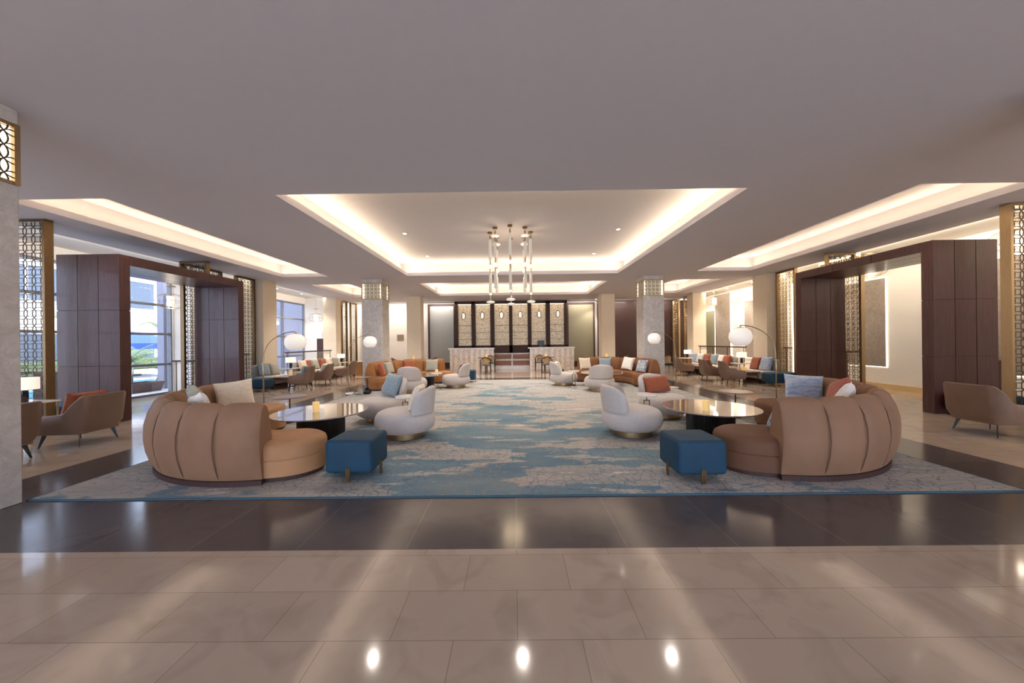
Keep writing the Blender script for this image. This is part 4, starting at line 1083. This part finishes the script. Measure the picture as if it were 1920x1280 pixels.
sofa_c(DL, 166, 'c_sage', 'sage cushion second from the left on the far window-side sofa', w=.44, roll=-4)
sofa_c(DL, 128, 'c_rust', 'rust cushion third from the left on the far window-side sofa', w=.46)
sofa_c(DL, 92, 'c_sage', 'pale grey cushion at the right end of the far window-side sofa', w=.46)
sofa_c(DR, 102, 'c_cream', 'cream cushion at the left end of the far right-hand sofa', w=.46)
sofa_c(DR, 70, 'c_slate', 'slate blue cushion second from the left on the far right-hand sofa', w=.45)
sofa_c(DR, 32, 'c_white', 'white cushion third from the left on the far right-hand sofa', w=.48, roll=5)
sofa_c(DR, -4, 'c_patt', 'blue patterned cushion at the right end of the far right-hand sofa', w=.44, face=200)
ZC = ZR+.435
cushion(-1.60, 5.56, ZC, 180, 'c_cream', 'cream cushion leaning in the nearest swivel chair left of the aisle', w=.42, lean=20, t=.13)
cushion(-2.47, 6.86, ZC, 236, 'c_slate', 'pale blue square cushion in the cream swivel chair, window side', w=.46, lean=20, roll=6)
cushion(1.68, 5.56, ZC, 6, 'c_grey', 'beige cushion leaning in the nearest swivel chair right of the aisle', w=.42, lean=20, t=.13)
cushion(2.90, 6.98, ZC, -78, 'c_rust', 'rust lumbar cushion in the cream swivel chair, right side', w=.56, h=.34, lean=20, roll=-4)
cushion(-1.80, 11.5, ZC, 172, 'c_brown', 'plum cushion in the far profile swivel chair', w=.36, lean=20, t=.11)
cushion(1.52, 11.8, ZC, 8, 'c_cream', 'cream cushion in the far right-hand profile swivel chair', w=.4, lean=18, t=.12)
# armchair cushions
cushion(-6.90, 5.42, .40, 186, 'c_rust', 'rust cushion filling the back of the lounge armchair at the left', w=.56, h=.44, lean=16, t=.13)
cushion(-6.88, 4.4, .40, 182, 'c_grey', 'grey cushion in the half hidden armchair at the left edge', w=.5, h=.42, lean=20, t=.12)
cushion(-7.2, 11.63, .40, 196, 'c_slate', 'slate cushion in the first armchair past the window-side portal', w=.42, lean=18, t=.12)
cushion(-7.15, 12.73, .40, 192, 'c_white', 'white cushion in the second armchair past the window-side portal', w=.42, lean=18, t=.12)
cushion(7.25, 12.77, .40, -12, 'c_rust', 'rust cushion in the second armchair past the right portal', w=.42, lean=18, t=.12)
# banquette cushions
def bq(side, y, mat, label, w=.46, **k):
    k.setdefault('lean', 16); return cushion(side*8.73, y, .42, 180 if side > 0 else 0, mat, label, w=w, **k)
bq(-1, 11.85, 'c_slate', 'slate cushion on the short banquette just past the window-side portal', roll=6)
bq(-1, 12.35, 'c_sage', 'sage cushion on the short banquette past the window-side portal')
for (y, m_, l) in ((14.05, 'c_cream', 'cream cushion nearest on the long window-side banquette'), (14.35, 'c_rust', 'rust cushion second along the long window-side banquette'), (14.9, 'c_sage', 'sage cushion third along the long window-side banquette'), (15.5, 'c_rust', 'rust cushion in the middle of the long window-side banquette'), (16.05, 'c_cream', 'cream cushion near the far end of the window-side banquette'), (16.6, 'c_grey', 'grey cushion at the far end of the window-side banquette')): bq(-1, y, m_, l)
bq(1, 12.4, 'c_rust', 'rust cushion on the short banquette just past the right portal'); bq(1, 11.9, 'c_blue', 'light blue cushion on the short banquette just past the right portal', w=.5)
for (y, m_, l) in ((14.1, 'c_rust', 'rust cushion nearest on the long right-hand banquette'), (14.45, 'c_white', 'pale cushion second along the long right-hand banquette'), (15.0, 'c_slate', 'slate cushion third along the long right-hand banquette'), (15.55, 'c_rust', 'rust cushion in the middle of the long right-hand banquette'), (16.15, 'c_white', 'white cushion near the far end of the right-hand banquette'), (16.7, 'c_blue', 'light blue cushion at the far end of the right-hand banquette')): bq(1, y, m_, l)

# ================================================================ OUTSIDE
g = struct(box('ground_outside', 'paving', -60, -XW-.2, -20, 60, -.25, -.02))
def facade():
    r = root('white_building', (-30, 24, 0), 0, 'white villa with blue glazed windows outside beyond the glass', 'building')
    MB().box(-3, 3, -30, 14, -.2, 6.6).box(-3.2, 3.2, -30.2, 14.2, 6.6, 6.9).build('walls', 'facade', r)
    for i in range(8):
        y = -27+i*5
        for z in (4.2,):
            w_ = MB().box(3.0, 3.06, y, y+3.4, z, z+1.9).build('window', 'winb', r); MB().box(3.04, 3.1, y+1.65, y+1.75, z, z+1.9).box(3.04, 3.1, y-.05, y+3.45, z-.08, z).box(3.04, 3.1, y-.05, y+3.45, z+1.9, z+1.98).build('window_frame', 'facade', w_)
        w_ = MB().box(3.0, 3.05, y, y+3.4, 0, 2.3).build('window', 'winb', r)
facade()
r = root('added_wing_block', (-15.5, 23.5, 0), 0, 'added wall block outside giving the farther windows a shaded lavender tone', 'building')  # block added outside to tone down the bright view through the glass
MB().box(.9, 4.2, -4.0, 8, -.2, 5.2).build('walls', 'shadewall', r)
r = root('terrace_column', (-12.75, 12.35, 0), 0, 'plain terrace column just outside the window wall', 'column'); MB().box(-.12, .12, -.12, .12, -.2, 4.4).build('shaft', 'shadewall', r)
def frond(b, base, az, L, droop, w):
    base = Vector(base); prev = []
    n = 9; d = Vector((math.cos(az), math.sin(az), 0)); sd = Vector((-math.sin(az), math.cos(az), 0))
    pts = [base+d*(L*t)+Vector((0, 0, L*(1.0*t-droop*t*t))) for t in [i/n for i in range(n+1)]]
    b.tube(pts, [.02*(1-.8*i/n) for i in range(n+1)], 4)
    for i in range(1, n+1):
        for s in (-1, 1):
            for q in (0, .5):
                p = pts[i-1].lerp(pts[i], q); ln = w*math.sin(PI*min(1, (i+q)/n*.9+.1))
                e = p+sd*s*ln+d*ln*.6+Vector((0, 0, -.25*ln)); wd = d*.035
                b.add([tuple(p-wd), tuple(p+wd), tuple(e), tuple(p+Vector((0, 0, .012)))], [(0, 1, 2), (0, 2, 3), (1, 3, 2), (0, 3, 1)])
def palm(x, y, h, label, nf=12, L=1.4):
    r = root('palm_tree', (x, y, -.02), 0, label, 'palm')
    MB().tube([(0, 0, 0), (.03, .02, h*.3), (.05, .0, h*.7), (.04, 0, h)], [.15, .10, .06, .07], 12).build('trunk', 'bark', r, True)
    b = MB()
    for k in range(nf): frond(b, (.04, 0, h-.05+.1*random.random()), 2*PI*k/nf+random.uniform(-.2, .2), L*random.uniform(.8, 1.1), random.uniform(.45, 1.2), .30)
    b.build('fronds', 'leafm', r)
palm(-15.5, 13.6, .95, 'young palm just outside the glass, under the blue parasol')
palm(-15.3, 14.6, .6, 'multi-stemmed palm outside, right of the young palm')
palm(-23.6, 18.0, 2.9, 'tall palm behind the blue parasol')
palm(-23.4, 22.5, 2.7, 'second tall palm behind the blue parasol', 14)
palm(-19.5, 9.0, 3.0, 'palm outside seen through the left lattice screen')
r = root('garden_parasol', (-19.8, 17.6, -.02), 0, 'big blue garden parasol outside beyond the portal', 'umbrella')
MB().lathe([(.0005, 2.3), (1.3, 1.98), (2.3, 1.68), (2.3, 1.4), (2.28, 1.4), (2.28, 1.66), (1.3, 1.94), (.0005, 2.25)], 8, cap=False).build('canopy', 'pool', r); MB().lathe([(.03, 0), (.03, 2.26)], 10).build('pole', 'facade', r); MB().lathe([(.3, 0), (.3, .08)], 20).build('base', 'pot', r)
r = root('clipped_hedge', (-25.6, 16, -.02), 0, 'low clipped hedge outside in the garden', 'hedge')
b = MB(); random.seed(3)
for i in range(1800):
    p = Vector((random.uniform(-.6, .6), random.uniform(-9, 9), random.uniform(.0, .8))); a = random.uniform(0, 2*PI); e = Vector((math.cos(a), math.sin(a), random.uniform(-.5, 1)))*.14; f_ = Vector((-math.sin(a), math.cos(a), .3))*.07
    b.add([tuple(p-f_), tuple(p+f_), tuple(p+e)], [(0, 1, 2)])
o = b.build('foliage', 'hedge', r)
MB().rbox(1.1, 17.6, 0, .74, .12, 3, 3).build('hedge_core', 'hedge', r)
for (x, y, l) in ((-12.6, 11.4, 'low planter outside against the glass'), (-12.7, 13.0, 'second low planter outside against the glass')):
    r = root('planter', (x, y, -.02), 0, l, 'planter'); MB().loft([[(-.25, -.45, 0), (.25, -.45, 0), (.25, .45, 0), (-.25, .45, 0)], [(-.32, -.52, .32), (.32, -.52, .32), (.32, .52, .32), (-.32, .52, .32)], [(-.27, -.47, .32), (.27, -.47, .32), (.27, .47, .32), (-.27, .47, .32)], [(-.27, -.47, .26), (.27, -.47, .26), (.27, .47, .26), (-.27, .47, .26)]]).build('pot', 'pot', r)
struct(box('pool', 'water', -17, -13.6, 9.5, 16.5, -.02, -.005))
